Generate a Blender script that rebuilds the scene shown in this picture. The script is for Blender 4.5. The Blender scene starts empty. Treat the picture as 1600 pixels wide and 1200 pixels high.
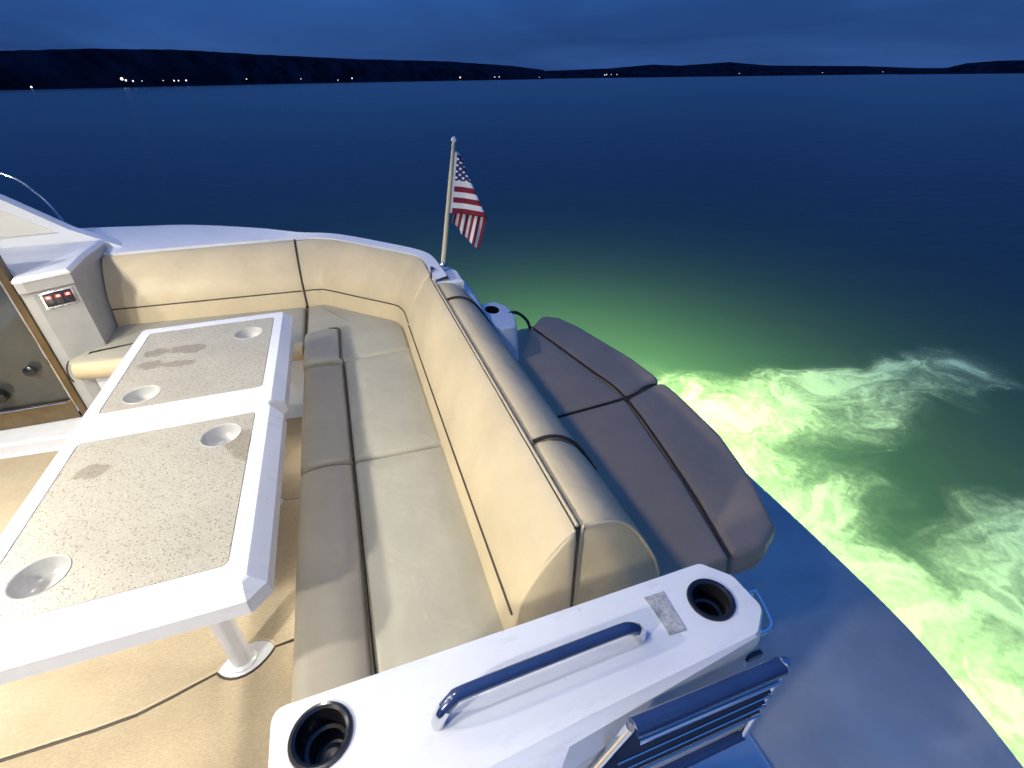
import bpy, bmesh, math, random
import numpy as np
from mathutils import Vector, Matrix

random.seed(4)
scene = bpy.context.scene
COL = scene.collection
R = math.radians

# ------------------------------------------------------------------ camera
cam_d = bpy.data.cameras.new("camera")
cam = bpy.data.objects.new("camera", cam_d)
COL.objects.link(cam)
right = Vector((0.94497598, -0.32696987, -0.01054055))
down = Vector((-0.18414226, -0.50500603, -0.84324405))
fwd = Vector((0.27039236, 0.79878633, -0.53742754))
up = -down
M = Matrix(((right.x, up.x, -fwd.x), (right.y, up.y, -fwd.y), (right.z, up.z, -fwd.z)))
cam.matrix_world = Matrix.Translation((0, 0, 1.75)) @ M.to_4x4()
cam_d.sensor_width = 36
cam_d.lens = 36 * 750 / 1600
cam_d.clip_start = 0.02
cam_d.clip_end = 12000
scene.camera = cam

# ------------------------------------------------------------------ world (dusk, overcast blue)
SKY_STRENGTH = 0.155
world = bpy.data.worlds.new("World")
scene.world = world
world.use_nodes = True
nt = world.node_tree
nt.nodes.clear()
n = nt.nodes.new
L = nt.links.new
out = n('ShaderNodeOutputWorld')
bg = n('ShaderNodeBackground')
bg.inputs['Strength'].default_value = SKY_STRENGTH
sky = n('ShaderNodeTexSky')
sky.sky_type = 'NISHITA'
sky.sun_disc = False
sky.sun_elevation = R(1.5)
sky.sun_rotation = R(200)
sky.air_density = 1.0
sky.dust_density = 0.2
sky.ozone_density = 6.0
tc = n('ShaderNodeTexCoord')
sep = n('ShaderNodeSeparateXYZ')
L(tc.outputs['Generated'], sep.inputs[0])
zc = n('ShaderNodeMath'); zc.operation = 'MAXIMUM'; zc.inputs[1].default_value = 0.0
L(sep.outputs['Z'], zc.inputs[0])
za = n('ShaderNodeMath'); za.operation = 'ADD'; za.inputs[1].default_value = 0.10
L(zc.outputs[0], za.inputs[0])
dx = n('ShaderNodeMath'); dx.operation = 'DIVIDE'; L(sep.outputs['X'], dx.inputs[0]); L(za.outputs[0], dx.inputs[1])
dy = n('ShaderNodeMath'); dy.operation = 'DIVIDE'; L(sep.outputs['Y'], dy.inputs[0]); L(za.outputs[0], dy.inputs[1])
cmb = n('ShaderNodeCombineXYZ'); L(dx.outputs[0], cmb.inputs[0]); L(dy.outputs[0], cmb.inputs[1])
noi = n('ShaderNodeTexNoise'); noi.inputs['Scale'].default_value = 0.30; noi.inputs['Detail'].default_value = 5
noi.inputs['Roughness'].default_value = 0.45; noi.inputs['Distortion'].default_value = 0.6
L(cmb.outputs[0], noi.inputs['Vector'])
cr = n('ShaderNodeValToRGB')
cr.color_ramp.elements[0].position = 0.36; cr.color_ramp.elements[0].color = (0.72, 0.70, 0.74, 1)
cr.color_ramp.elements[1].position = 0.66; cr.color_ramp.elements[1].color = (1.25, 1.22, 1.15, 1)
L(noi.outputs[0], cr.inputs[0])
# overcast luminance: the zenith is about three times as bright as the horizon
g = n('ShaderNodeMath'); g.operation = 'MULTIPLY_ADD'; g.inputs[1].default_value = 2.0; g.inputs[2].default_value = 1.0
L(zc.outputs[0], g.inputs[0])
bw = n('ShaderNodeRGBToBW'); L(sky.outputs[0], bw.inputs[0])
mixs = n('ShaderNodeMixRGB'); mixs.inputs[0].default_value = 0.9
mixs.inputs[2].default_value = (0.13, 0.48, 1.70, 1)          # even blue cloud deck at dusk
L(sky.outputs[0], mixs.inputs[1])
m1 = n('ShaderNodeMixRGB'); m1.blend_type = 'MULTIPLY'; m1.inputs[0].default_value = 1
L(mixs.outputs[0], m1.inputs[1]); L(cr.outputs[0], m1.inputs[2])
m2 = n('ShaderNodeVectorMath'); m2.operation = 'SCALE'
L(m1.outputs[0], m2.inputs[0]); L(g.outputs[0], m2.inputs['Scale'])
L(m2.outputs[0], bg.inputs['Color'])
L(bg.outputs[0], out.inputs[0])

# last glow of the sun, below strength of day
sd = bpy.data.lights.new("sun", 'SUN'); sd.energy = 0.02; sd.angle = R(20); sd.color = (0.7, 0.8, 1.0)
so = bpy.data.objects.new("sun", sd); COL.objects.link(so)
so.rotation_euler = (R(75), 0, R(200 + 180))

scene.view_settings.view_transform = 'Standard'
scene.view_settings.look = 'None'
scene.view_settings.exposure = 0.0
scene.view_settings.gamma = 1.0
scene.view_settings.use_curve_mapping = False
scene.render.engine = 'CYCLES'
scene.cycles.use_denoising = True
scene.cycles.max_bounces = 4
scene.cycles.diffuse_bounces = 3
scene.cycles.glossy_bounces = 3
scene.cycles.sample_clamp_indirect = 6.0
scene.cycles.caustics_reflective = False
scene.cycles.caustics_refractive = False

# ------------------------------------------------------------------ materials
def new_mat(name):
    m = bpy.data.materials.new(name); m.use_nodes = True
    t = m.node_tree
    return m, t, t.nodes['Principled BSDF']

def nd(t, kind, **kw):
    x = t.nodes.new(kind)
    for k, v in kw.items():
        if k in x.inputs: x.inputs[k].default_value = v
        else: setattr(x, k, v)
    return x

def ramp(t, src, stops):
    r = t.nodes.new('ShaderNodeValToRGB')
    e = r.color_ramp.elements
    while len(e) < len(stops): e.new(0.5)
    for el, (p, c) in zip(e, stops):
        el.position = p; el.color = (*c, 1) if len(c) == 3 else c
    t.links.new(src, r.inputs[0])
    return r

def basic(name, col, rough=0.4, metal=0.0, var=0.06, scale=6, bump=0.0, bscale=300, coat=0.0, rvar=0.12, spec=0.5):
    m, t, b = new_mat(name)
    b.inputs['Metallic'].default_value = metal
    b.inputs['Coat Weight'].default_value = coat
    b.inputs['Coat Roughness'].default_value = 0.08
    b.inputs['Specular IOR Level'].default_value = spec
    co = nd(t, 'ShaderNodeTexCoord')
    no = nd(t, 'ShaderNodeTexNoise', Scale=scale, Detail=6.0, Roughness=0.6)
    t.links.new(co.outputs['Object'], no.inputs['Vector'])
    lo = tuple(max(0, c * (1 - var * 1.6)) for c in col); hi = tuple(min(1, c * (1 + var)) for c in col)
    r = ramp(t, no.outputs[0], [(0.32, lo), (0.68, hi)])
    t.links.new(r.outputs[0], b.inputs['Base Color'])
    no2 = nd(t, 'ShaderNodeTexNoise', Scale=scale * 2.3, Detail=5.0)
    t.links.new(co.outputs['Object'], no2.inputs['Vector'])
    mr = nd(t, 'ShaderNodeMapRange'); mr.inputs['To Min'].default_value = max(0.02, rough - rvar); mr.inputs['To Max'].default_value = min(1, rough + rvar)
    t.links.new(no2.outputs[0], mr.inputs[0]); t.links.new(mr.outputs[0], b.inputs['Roughness'])
    if bump:
        nb = nd(t, 'ShaderNodeTexNoise', Scale=bscale, Detail=3.0)
        t.links.new(co.outputs['Object'], nb.inputs['Vector'])
        bp = nd(t, 'ShaderNodeBump', Strength=bump, Distance=0.002)
        t.links.new(nb.outputs[0], bp.inputs['Height']); t.links.new(bp.outputs[0], b.inputs['Normal'])
    return m

MT = {}
def vinyl(name, col):
    m, t, b = new_mat(name)
    co = nd(t, 'ShaderNodeTexCoord')
    n1 = nd(t, 'ShaderNodeTexNoise', Scale=3.5, Detail=6.0, Roughness=0.6)
    t.links.new(co.outputs['Object'], n1.inputs['Vector'])
    r = ramp(t, n1.outputs[0], [(0.3, tuple(c * 0.86 for c in col)), (0.7, tuple(min(1, c * 1.06) for c in col))])
    t.links.new(r.outputs[0], b.inputs['Base Color'])
    n5 = nd(t, 'ShaderNodeTexNoise', Scale=9.0, Detail=7.0, Roughness=0.7)
    t.links.new(co.outputs['Object'], n5.inputs['Vector'])
    mr5 = nd(t, 'ShaderNodeMapRange'); mr5.inputs['To Min'].default_value = 0.30; mr5.inputs['To Max'].default_value = 0.58
    t.links.new(n5.outputs[0], mr5.inputs[0]); t.links.new(mr5.outputs[0], b.inputs['Roughness'])
    b.inputs['Specular IOR Level'].default_value = 0.4
    v = nd(t, 'ShaderNodeTexVoronoi', Scale=420.0)
    t.links.new(co.outputs['Object'], v.inputs['Vector'])
    w = nd(t, 'ShaderNodeTexNoise', Scale=7.0, Detail=3.0, Distortion=0.8)
    t.links.new(co.outputs['Object'], w.inputs['Vector'])
    b1 = nd(t, 'ShaderNodeBump', Strength=0.25, Distance=0.0006)
    t.links.new(v.outputs['Distance'], b1.inputs['Height'])
    b2 = nd(t, 'ShaderNodeBump', Strength=0.40, Distance=0.014)
    t.links.new(w.outputs[0], b2.inputs['Height']); t.links.new(b1.outputs[0], b2.inputs['Normal'])
    t.links.new(b2.outputs[0], b.inputs['Normal'])
    return m

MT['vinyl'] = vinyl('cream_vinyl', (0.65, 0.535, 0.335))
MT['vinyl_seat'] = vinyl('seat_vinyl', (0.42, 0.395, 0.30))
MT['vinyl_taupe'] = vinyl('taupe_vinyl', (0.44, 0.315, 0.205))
MT['vinyl_bolster'] = vinyl('bolster_vinyl_shaded', (0.34, 0.305, 0.23))  # slightly darker vinyl, with the table's shade also put into the colour
MT['piping'] = basic('dark_piping', (0.05, 0.035, 0.022), 0.5)
MT['pale_piping'] = basic('pale_piping', (0.62, 0.52, 0.34), 0.4)
MT['gel'] = basic('white_gelcoat', (0.78, 0.79, 0.80), 0.30, var=0.03, scale=4, coat=0.3, rvar=0.03)
MT['gelgrey'] = basic('grey_gelcoat', (0.50, 0.52, 0.55), 0.22, var=0.10, scale=5, coat=0.5)
def scuff(m):
    t = m.node_tree; b = t.nodes['Principled BSDF']
    src = b.inputs['Base Color'].links[0].from_socket
    co = nd(t, 'ShaderNodeTexCoord')
    mp = nd(t, 'ShaderNodeMapping'); mp.inputs['Scale'].default_value = (9, 34, 9); mp.inputs['Rotation'].default_value = (0, 0, 0.3)
    t.links.new(co.outputs['Object'], mp.inputs[0])
    n1 = nd(t, 'ShaderNodeTexNoise', Scale=1.0, Detail=8.0, Roughness=0.7); t.links.new(mp.outputs[0], n1.inputs['Vector'])
    r1 = ramp(t, n1.outputs[0], [(0.30, (0.88, 0.88, 0.87)), (0.45, (1, 1, 1))])
    v = nd(t, 'ShaderNodeTexVoronoi', Scale=38.0); t.links.new(co.outputs['Object'], v.inputs['Vector'])
    sp = nd(t, 'ShaderNodeSeparateColor'); t.links.new(v.outputs['Color'], sp.inputs[0])
    lim = nd(t, 'ShaderNodeMapRange'); lim.inputs['From Min'].default_value = 0.80; lim.inputs['To Max'].default_value = 0.16; t.links.new(sp.outputs[0], lim.inputs[0])
    lt = nd(t, 'ShaderNodeMath', operation='LESS_THAN'); t.links.new(v.outputs['Distance'], lt.inputs[0]); t.links.new(lim.outputs[0], lt.inputs[1])
    r2 = nd(t, 'ShaderNodeMixRGB'); r2.inputs[1].default_value = (1, 1, 1, 1); r2.inputs[2].default_value = (0.86, 0.86, 0.85, 1); t.links.new(lt.outputs[0], r2.inputs[0])
    a = nd(t, 'ShaderNodeMixRGB', blend_type='MULTIPLY'); a.inputs[0].default_value = 1; t.links.new(src, a.inputs[1]); t.links.new(r1.outputs[0], a.inputs[2])
    c = nd(t, 'ShaderNodeMixRGB', blend_type='MULTIPLY'); c.inputs[0].default_value = 1; t.links.new(a.outputs[0], c.inputs[1]); t.links.new(r2.outputs[0], c.inputs[2])
    t.links.new(c.outputs[0], b.inputs['Base Color'])
scuff(MT['gel']); scuff(MT['gelgrey'])
MT['fin_cream'] = basic('cream_panel', (0.72, 0.70, 0.61), 0.5, var=0.04)
MT['recess'] = basic('recess_gelcoat_shaded', (0.52, 0.51, 0.48), 0.3, var=0.04, coat=0.2)  # gelcoat darkened to hold the shading inside the cup recesses
MT['cabinet'] = basic('cabinet_liner', (0.42, 0.415, 0.395), 0.5, var=0.06, bump=0.12)
MT['platform'] = basic('platform_deck', (0.50, 0.50, 0.47), 0.55, var=0.12, scale=2.2, bump=0.35, bscale=260)
MT['chrome'] = basic('polished_steel', (0.78, 0.79, 0.80), 0.13, metal=1.0, var=0.04, rvar=0.06)
MT['sky_tinted_tube'] = basic('sky_tinted_steel_rail', (0.025, 0.05, 0.14), 0.22, metal=0.0, var=0.15, coat=0.7, rvar=0.08)  # stainless rails; the dark sky they reflect is painted as base blue
MT['bronze'] = basic('bronze_trim', (0.20, 0.145, 0.08), 0.32, metal=0.8, var=0.15)
MT['black'] = basic('black_plastic', (0.012, 0.012, 0.014), 0.22, var=0.2, coat=0.4)
MT['dark'] = basic('dark_louvre', (0.015, 0.02, 0.045), 0.3, var=0.2, coat=0.3)
MT['glass'] = basic('tinted_glass', (0.05, 0.053, 0.05), 0.07, var=0.2, scale=2.0, coat=0.8, rvar=0.03)
MT['rope'] = basic('dark_rope', (0.02, 0.03, 0.028), 0.7)
MT['pole'] = basic('cream_pole', (0.72, 0.63, 0.42), 0.35, var=0.1)
MT['hill'] = basic('hazed_woodland', (0.020, 0.024, 0.040), 0.95, var=0.4, scale=0.05, spec=0.0)  # wooded shore; the bluish base colour stands in for haze

# carpet
m, t, b = new_mat('beige_carpet')
co = nd(t, 'ShaderNodeTexCoord')
n1 = nd(t, 'ShaderNodeTexNoise', Scale=2.6, Detail=8.0, Roughness=0.65)
n2 = nd(t, 'ShaderNodeTexNoise', Scale=260.0, Detail=3.0)
mp = nd(t, 'ShaderNodeMapping'); mp.inputs['Scale'].default_value = (0.35, 1.6, 1.0)
t.links.new(co.outputs['Object'], n1.inputs['Vector'])
t.links.new(co.outputs['Object'], mp.inputs['Vector']); t.links.new(mp.outputs[0], n2.inputs['Vector'])
r1 = ramp(t, n1.outputs[0], [(0.3, (0.52, 0.42, 0.27)), (0.7, (0.64, 0.535, 0.365))])
r2 = ramp(t, n2.outputs[0], [(0.35, (0.84, 0.84, 0.84)), (0.65, (1.05, 1.05, 1.05))])
mm = nd(t, 'ShaderNodeMixRGB', blend_type='MULTIPLY'); mm.inputs[0].default_value = 1
t.links.new(r1.outputs[0], mm.inputs[1]); t.links.new(r2.outputs[0], mm.inputs[2])
t.links.new(mm.outputs[0], b.inputs['Base Color'])
b.inputs['Roughness'].default_value = 0.95; b.inputs['Specular IOR Level'].default_value = 0.1
bp = nd(t, 'ShaderNodeBump', Strength=0.6, Distance=0.003)
t.links.new(n2.outputs[0], bp.inputs['Height']); t.links.new(bp.outputs[0], b.inputs['Normal'])
MT['carpet'] = m

# speckled table inlay
m, t, b = new_mat('speckled_inlay')
co = nd(t, 'ShaderNodeTexCoord')
n1 = nd(t, 'ShaderNodeTexNoise', Scale=5.0, Detail=6.0, Roughness=0.6)
t.links.new(co.outputs['Object'], n1.inputs['Vector'])
r1 = ramp(t, n1.outputs[0], [(0.3, (0.39, 0.36, 0.285)), (0.7, (0.46, 0.43, 0.345))])
cur = r1.outputs[0]
for sc_, thr, colr, seedz in ((190, 0.30, (0.15, 0.125, 0.09), 0.0), (130, 0.20, (0.20, 0.165, 0.12), 3.1), (170, 0.24, (0.54, 0.52, 0.46), 7.7), (330, 0.30, (0.27, 0.245, 0.19), 5.5)):
    mp = nd(t, 'ShaderNodeMapping'); mp.inputs['Location'].default_value = (seedz, seedz * 1.7, 0)
    t.links.new(co.outputs['Object'], mp.inputs['Vector'])
    v = nd(t, 'ShaderNodeTexVoronoi', Scale=float(sc_)); v.voronoi_dimensions = '2D'
    t.links.new(mp.outputs[0], v.inputs['Vector'])
    sp = nd(t, 'ShaderNodeSeparateColor'); t.links.new(v.outputs['Color'], sp.inputs[0])
    lt = nd(t, 'ShaderNodeMath', operation='GREATER_THAN'); lt.inputs[1].default_value = 0.78
    t.links.new(sp.outputs[0], lt.inputs[0])
    wob = nd(t, 'ShaderNodeMath', operation='MULTIPLY'); wob.inputs[1].default_value = thr * 1.5
    t.links.new(sp.outputs[1], wob.inputs[0])
    ds = nd(t, 'ShaderNodeMath', operation='LESS_THAN'); t.links.new(v.outputs['Distance'], ds.inputs[0]); t.links.new(wob.outputs[0], ds.inputs[1])
    fc = nd(t, 'ShaderNodeMath', operation='MULTIPLY'); t.links.new(ds.outputs[0], fc.inputs[0]); t.links.new(lt.outputs[0], fc.inputs[1])
    mx = nd(t, 'ShaderNodeMixRGB'); t.links.new(fc.outputs[0], mx.inputs[0]); t.links.new(cur, mx.inputs[1]); mx.inputs[2].default_value = (*colr, 1)
    cur = mx.outputs[0]
# damp patches and a stain at set places; the last ellipse is painted shade
wv = nd(t, 'ShaderNodeTexNoise', Scale=16.0, Detail=3.0); t.links.new(co.outputs['Object'], wv.inputs['Vector'])
wm = nd(t, 'ShaderNodeVectorMath', operation='MULTIPLY_ADD'); wm.inputs[1].default_value = (0.10, 0.10, 0); wm.inputs[2].default_value = (-0.05, -0.05, 0)
t.links.new(wv.outputs['Color'], wm.inputs[0])
wa = nd(t, 'ShaderNodeVectorMath', operation='ADD'); t.links.new(co.outputs['Object'], wa.inputs[0]); t.links.new(wm.outputs[0], wa.inputs[1])
for (sx, sy, rx, ry) in ((-0.780, 2.330, 0.075, 0.05), (-0.905, 2.335, 0.06, 0.045), (-0.800, 2.185, 0.08, 0.04), (-0.905, 2.215, 0.05, 0.035), (-0.900, 1.505, 0.05, 0.035), (-0.47, 1.49, 0.045, 0.09)):
    sub = nd(t, 'ShaderNodeVectorMath', operation='SUBTRACT'); sub.inputs[1].default_value = (sx + 0.68, sy - 1.5, 0); t.links.new(wa.outputs[0], sub.inputs[0])
    dv = nd(t, 'ShaderNodeVectorMath', operation='MULTIPLY'); dv.inputs[1].default_value = (1 / rx, 1 / ry, 0); t.links.new(sub.outputs[0], dv.inputs[0])
    ln = nd(t, 'ShaderNodeVectorMath', operation='LENGTH'); t.links.new(dv.outputs[0], ln.inputs[0])
    rr_ = ramp(t, ln.outputs['Value'], [(0.80, (0.70, 0.67, 0.62)), (0.98, (1, 1, 1))])
    mm = nd(t, 'ShaderNodeMixRGB', blend_type='MULTIPLY'); mm.inputs[0].default_value = 1
    t.links.new(cur, mm.inputs[1]); t.links.new(rr_.outputs[0], mm.inputs[2]); cur = mm.outputs[0]
t.links.new(cur, b.inputs['Base Color'])
b.inputs['Roughness'].default_value = 0.38
MT['inlay'] = m

# emitters
def emit(name, col, s):
    m = bpy.data.materials.new(name); m.use_nodes = True
    t = m.node_tree; t.nodes.clear()
    e = t.nodes.new('ShaderNodeEmission'); e.inputs[0].default_value = (*col, 1); e.inputs[1].default_value = s
    o = t.nodes.new('ShaderNodeOutputMaterial'); t.links.new(e.outputs[0], o.inputs[0])
    return m
MT['lamp_white'] = emit('lamp_lens', (1.0, 0.95, 0.86), 8)
MT['shore_white'] = emit('shore_bulb_white', (1.0, 0.96, 0.9), 2.2)
MT['shore_orange'] = emit('shore_bulb_orange', (1.0, 0.62, 0.35), 1.8)
MT['led_red'] = emit('red_led', (1.0, 0.04, 0.03), 5)
MT['led_white'] = emit('white_led', (1.0, 0.75, 0.70), 6)
MT['green_lens'] = emit('green_lens', (0.64, 1.0, 0.31), 4)

# ------------------------------------------------------------------ mesh helpers
def world_base(p):
    v = Vector((0, 0, 0))
    while p is not None:
        v += p.location; p = p.parent
    return v

def obj(name, verts, faces, mat, parent=None, smooth=True, angle=35):
    off = world_base(parent) if parent else Vector((0, 0, 0))
    me = bpy.data.meshes.new(name)
    me.from_pydata([tuple(Vector(v) - off) for v in verts], [], faces)
    bm = bmesh.new(); bm.from_mesh(me)
    bmesh.ops.recalc_face_normals(bm, faces=bm.faces)
    if smooth:
        for f in bm.faces: f.smooth = True
        for e in bm.edges:
            if len(e.link_faces) == 2 and e.calc_face_angle(0) > R(angle): e.smooth = False
    bm.to_mesh(me); bm.free()
    me.materials.append(MT[mat] if isinstance(mat, str) else mat)
    o = bpy.data.objects.new(name, me); COL.objects.link(o)
    if parent: o.parent = parent
    return o

def thing(name, label, cat, loc=(0, 0, 0), group=None):
    o = bpy.data.objects.new(name, None); COL.objects.link(o)
    o.empty_display_size = 0.1
    o.location = loc
    tag(o, label, cat, group)
    return o

def tag(o, label, cat, group=None):
    o['label'] = label; o['category'] = cat
    if group: o['group'] = group
    return o

def struct(o):
    o['kind'] = 'structure'; return o

class MB:
    def __init__(s): s.v = []; s.f = []
    def add(s, v, f):
        k = len(s.v); s.v += [tuple(p) for p in v]; s.f += [tuple(i + k for i in q) for q in f]; return s
    def build(s, name, mat, parent=None, **kw): return obj(name, s.v, s.f, mat, parent, **kw)

def catmull(pts, n=6, closed=False):
    P = [Vector(p) for p in pts]; out = []
    N = len(P)
    for i in range(N - 1):
        p0 = P[max(i - 1, 0)]; p1 = P[i]; p2 = P[i + 1]; p3 = P[min(i + 2, N - 1)]
        for k in range(n):
            u = k / n
            out.append(0.5 * ((2 * p1) + (p2 - p0) * u + (2 * p0 - 5 * p1 + 4 * p2 - p3) * u * u + (3 * p1 - p0 - 3 * p2 + p3) * u ** 3))
    out.append(P[-1]); return out

def tube(pts, r, n=10, smooth=0, caps=True):
    P = [Vector(p) for p in pts]
    if smooth: P = catmull(P, smooth)
    v = []; f = []
    rr = r if isinstance(r, (list, tuple)) else [r] * len(P)
    t0 = (P[1] - P[0]).normalized()
    a = t0.orthogonal().normalized()
    for i, p in enumerate(P):
        d = (P[min(i + 1, len(P) - 1)] - P[max(i - 1, 0)]).normalized()
        a = (a - d * a.dot(d)).normalized(); bb = d.cross(a)
        for k in range(n):
            th = 2 * math.pi * k / n
            v.append(p + (a * math.cos(th) + bb * math.sin(th)) * rr[i])
    for i in range(len(P) - 1):
        for k in range(n):
            f.append((i * n + k, i * n + (k + 1) % n, (i + 1) * n + (k + 1) % n, (i + 1) * n + k))
    if caps:
        f.append(tuple(range(n))); f.append(tuple(range((len(P) - 1) * n, len(P) * n)))
    return v, f

def lathe(prof, c, n=24, axis=(0, 0, 1), close=True):
    ax = Vector(axis).normalized(); a = ax.orthogonal().normalized(); b_ = ax.cross(a); c = Vector(c)
    v = []; f = []
    for (r, h) in prof:
        for k in range(n):
            th = 2 * math.pi * k / n
            v.append(c + ax * h + (a * math.cos(th) + b_ * math.sin(th)) * max(r, 1e-4))
    for i in range(len(prof) - 1):
        for k in range(n):
            f.append((i * n + k, i * n + (k + 1) % n, (i + 1) * n + (k + 1) % n, (i + 1) * n + k))
    if close:
        f.append(tuple(range(n))); f.append(tuple(range((len(prof) - 1) * n, len(prof) * n)))
    return v, f

def area2(p):
    return sum(p[i][0] * p[(i + 1) % len(p)][1] - p[(i + 1) % len(p)][0] * p[i][1] for i in range(len(p)))

def ccw(p): return list(p) if area2(p) > 0 else list(reversed(p))

def round_poly(p, r, n=5):
    p = ccw(p); N = len(p); out_ = []
    for i in range(N):
        a = Vector(p[i - 1][:2]); b_ = Vector(p[i][:2]); c = Vector(p[(i + 1) % N][:2])
        d1 = (a - b_); d2 = (c - b_)
        ang = d1.angle(d2); rr = r
        tl = min(rr / max(math.tan(ang / 2), 1e-3), d1.length * 0.45, d2.length * 0.45)
        if ang > R(172): out_.append(tuple(b_)); continue
        s = b_ + d1.normalized() * tl; e = b_ + d2.normalized() * tl
        for k in range(n + 1):
            u = k / n
            out_.append(tuple((s * (1 - u) + b_ * u) * (1 - u) + (b_ * (1 - u) + e * u) * u))
    return out_

def offset(p, d):
    """positive d shrinks a ccw polygon"""
    N = len(p); o = []
    for i in range(N):
        a = Vector(p[i - 1]); b_ = Vector(p[i]); c = Vector(p[(i + 1) % N])
        e1 = (b_ - a).normalized(); e2 = (c - b_).normalized()
        n1 = Vector((-e1.y, e1.x)); n2 = Vector((-e2.y, e2.x))
        k = n1 + n2
        q = max(1 + n1.dot(n2), 0.35)
        o.append(tuple(b_ + k * (d / q)))
    return o

def loft(rings, cap0=True, cap1=True):
    n_ = len(rings[0]); v = [p for r_ in rings for p in r_]; f = []
    for i in range(len(rings) - 1):
        for k in range(n_):
            f.append((i * n_ + k, i * n_ + (k + 1) % n_, (i + 1) * n_ + (k + 1) % n_, (i + 1) * n_ + k))
    if cap0: f.append(tuple(range(n_)))
    if cap1: f.append(tuple(range((len(rings) - 1) * n_, len(rings) * n_)))
    return v, f

def pad(poly, z0, z1, r=0.03, corner=0.03, crown=0.008, bulge=0.006, inset_max=None):
    p = ccw(poly)
    rings = []
    def ring(d, z): rings.append([(x, y, z) for x, y in round_poly(offset(p, d), max(corner - d * 0.6, 0.006))])
    ring(r * 0.6, z0); ring(0.003, z0 + r * 0.5)
    ring(-bulge, (z0 + z1) / 2)
    for k in range(6):
        a = k / 5 * math.pi / 2
        ring(r * (1 - math.cos(a)), z1 - r + r * math.sin(a))
    if inset_max: ring(r + inset_max, z1 + crown * 0.3)
    else: ring(r + 0.03, z1 + crown * 0.6); ring(r + 0.07, z1 + crown)
    return loft(rings)

def box(x0, x1, y0, y1, z0, z1, bev=0.004):
    p = [(x0, y0), (x1, y0), (x1, y1), (x0, y1)]
    rings = [[(x, y, z0) for x, y in p]]
    if bev:
        rings = [[(x, y, z0) for x, y in offset(p, bev)], [(x, y, z0 + bev) for x, y in p], [(x, y, z1 - bev) for x, y in p], [(x, y, z1) for x, y in offset(p, bev)]]
    else:
        rings.append([(x, y, z1) for x, y in p])
    return loft(rings)

def prism(poly, z0, z1, bev=0.004):
    p = ccw(poly)
    rings = [[(x, y, z0) for x, y in p], [(x, y, z1 - bev) for x, y in p], [(x, y, z1) for x, y in offset(p, bev)]]
    return loft(rings)

def circle(cx, cy, r, n=28): return [(cx + r * math.cos(2 * math.pi * k / n), cy + r * math.sin(2 * math.pi * k / n)) for k in range(n)]

def fill_holes(outer, holes, z):
    bm = bmesh.new(); es = []
    for lp in [outer] + holes:
        vs = [bm.verts.new((x, y, z)) for x, y in lp]
        for i in range(len(vs)): es.append(bm.edges.new((vs[i], vs[(i + 1) % len(vs)])))
    bmesh.ops.triangle_fill(bm, use_beauty=True, use_dissolve=False, edges=es)
    bm.verts.index_update()
    v = [tuple(q.co) for q in bm.verts]
    f = []
    for fc in bm.faces:
        ids = [q.index for q in fc.verts]
        if fc.normal.z < 0: ids.reverse()
        f.append(tuple(ids))
    bm.free(); return v, f

def resample(pts, n_):
    P = [Vector(p) for p in pts]
    d = [0]
    for i in range(1, len(P)): d.append(d[-1] + (P[i] - P[i - 1]).length)
    o = []
    for k in range(n_):
        s = d[-1] * k / (n_ - 1)
        i = 1
        while i < len(d) - 1 and d[i] < s: i += 1
        u = (s - d[i - 1]) / max(d[i] - d[i - 1], 1e-9)
        o.append(P[i - 1].lerp(P[i], min(max(u, 0), 1)))
    return o

# ------------------------------------------------------------------ numpy value noise
def hash2(ix, iy, seed):
    h = (ix.astype(np.int64) * 374761393 + iy.astype(np.int64) * 668265263 + seed * 974711) & 0x7fffffff
    h = ((h ^ (h >> 13)) * 1274126177) & 0x7fffffff
    return ((h ^ (h >> 16)) & 0xffff) / 65535.0

def vnoise(x, y, seed=0):
    ix = np.floor(x); iy = np.floor(y); fx = x - ix; fy = y - iy
    fx = fx * fx * (3 - 2 * fx); fy = fy * fy * (3 - 2 * fy)
    a = hash2(ix, iy, seed); b_ = hash2(ix + 1, iy, seed); c = hash2(ix, iy + 1, seed); d = hash2(ix + 1, iy + 1, seed)
    return (a * (1 - fx) + b_ * fx) * (1 - fy) + (c * (1 - fx) + d * fx) * fy

def fbm(x, y, oct_=5, seed=0, gain=0.5):
    s = 0; a = 1; t_ = 0
    for k in range(oct_):
        s = s + a * vnoise(x * 2 ** k + 17.3 * k, y * 2 ** k - 9.1 * k, seed + k); t_ += a; a *= gain
    return s / t_

def sstep(a, b_, x):
    u = np.clip((x - a) / (b_ - a), 0, 1); return u * u * (3 - 2 * u)

# ================================================================== WATER
WL = -0.70
def axis_pts(lo, hi, step, far, grow=1.22):
    core = list(np.arange(lo, hi + step / 2, step))
    a = []; s = step; x = lo
    while x > -far: s *= grow; x -= s; a.append(x)
    b_ = []; s = step; x = hi
    while x < far: s *= grow; x += s; b_.append(x)
    return np.array(list(reversed(a)) + core + b_)

xs = axis_pts(1.7, 5.9, 0.0115, 9000); ys = axis_pts(-0.6, 3.6, 0.0115, 9000)
X, Y = np.meshgrid(xs, ys, indexing='ij')
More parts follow.
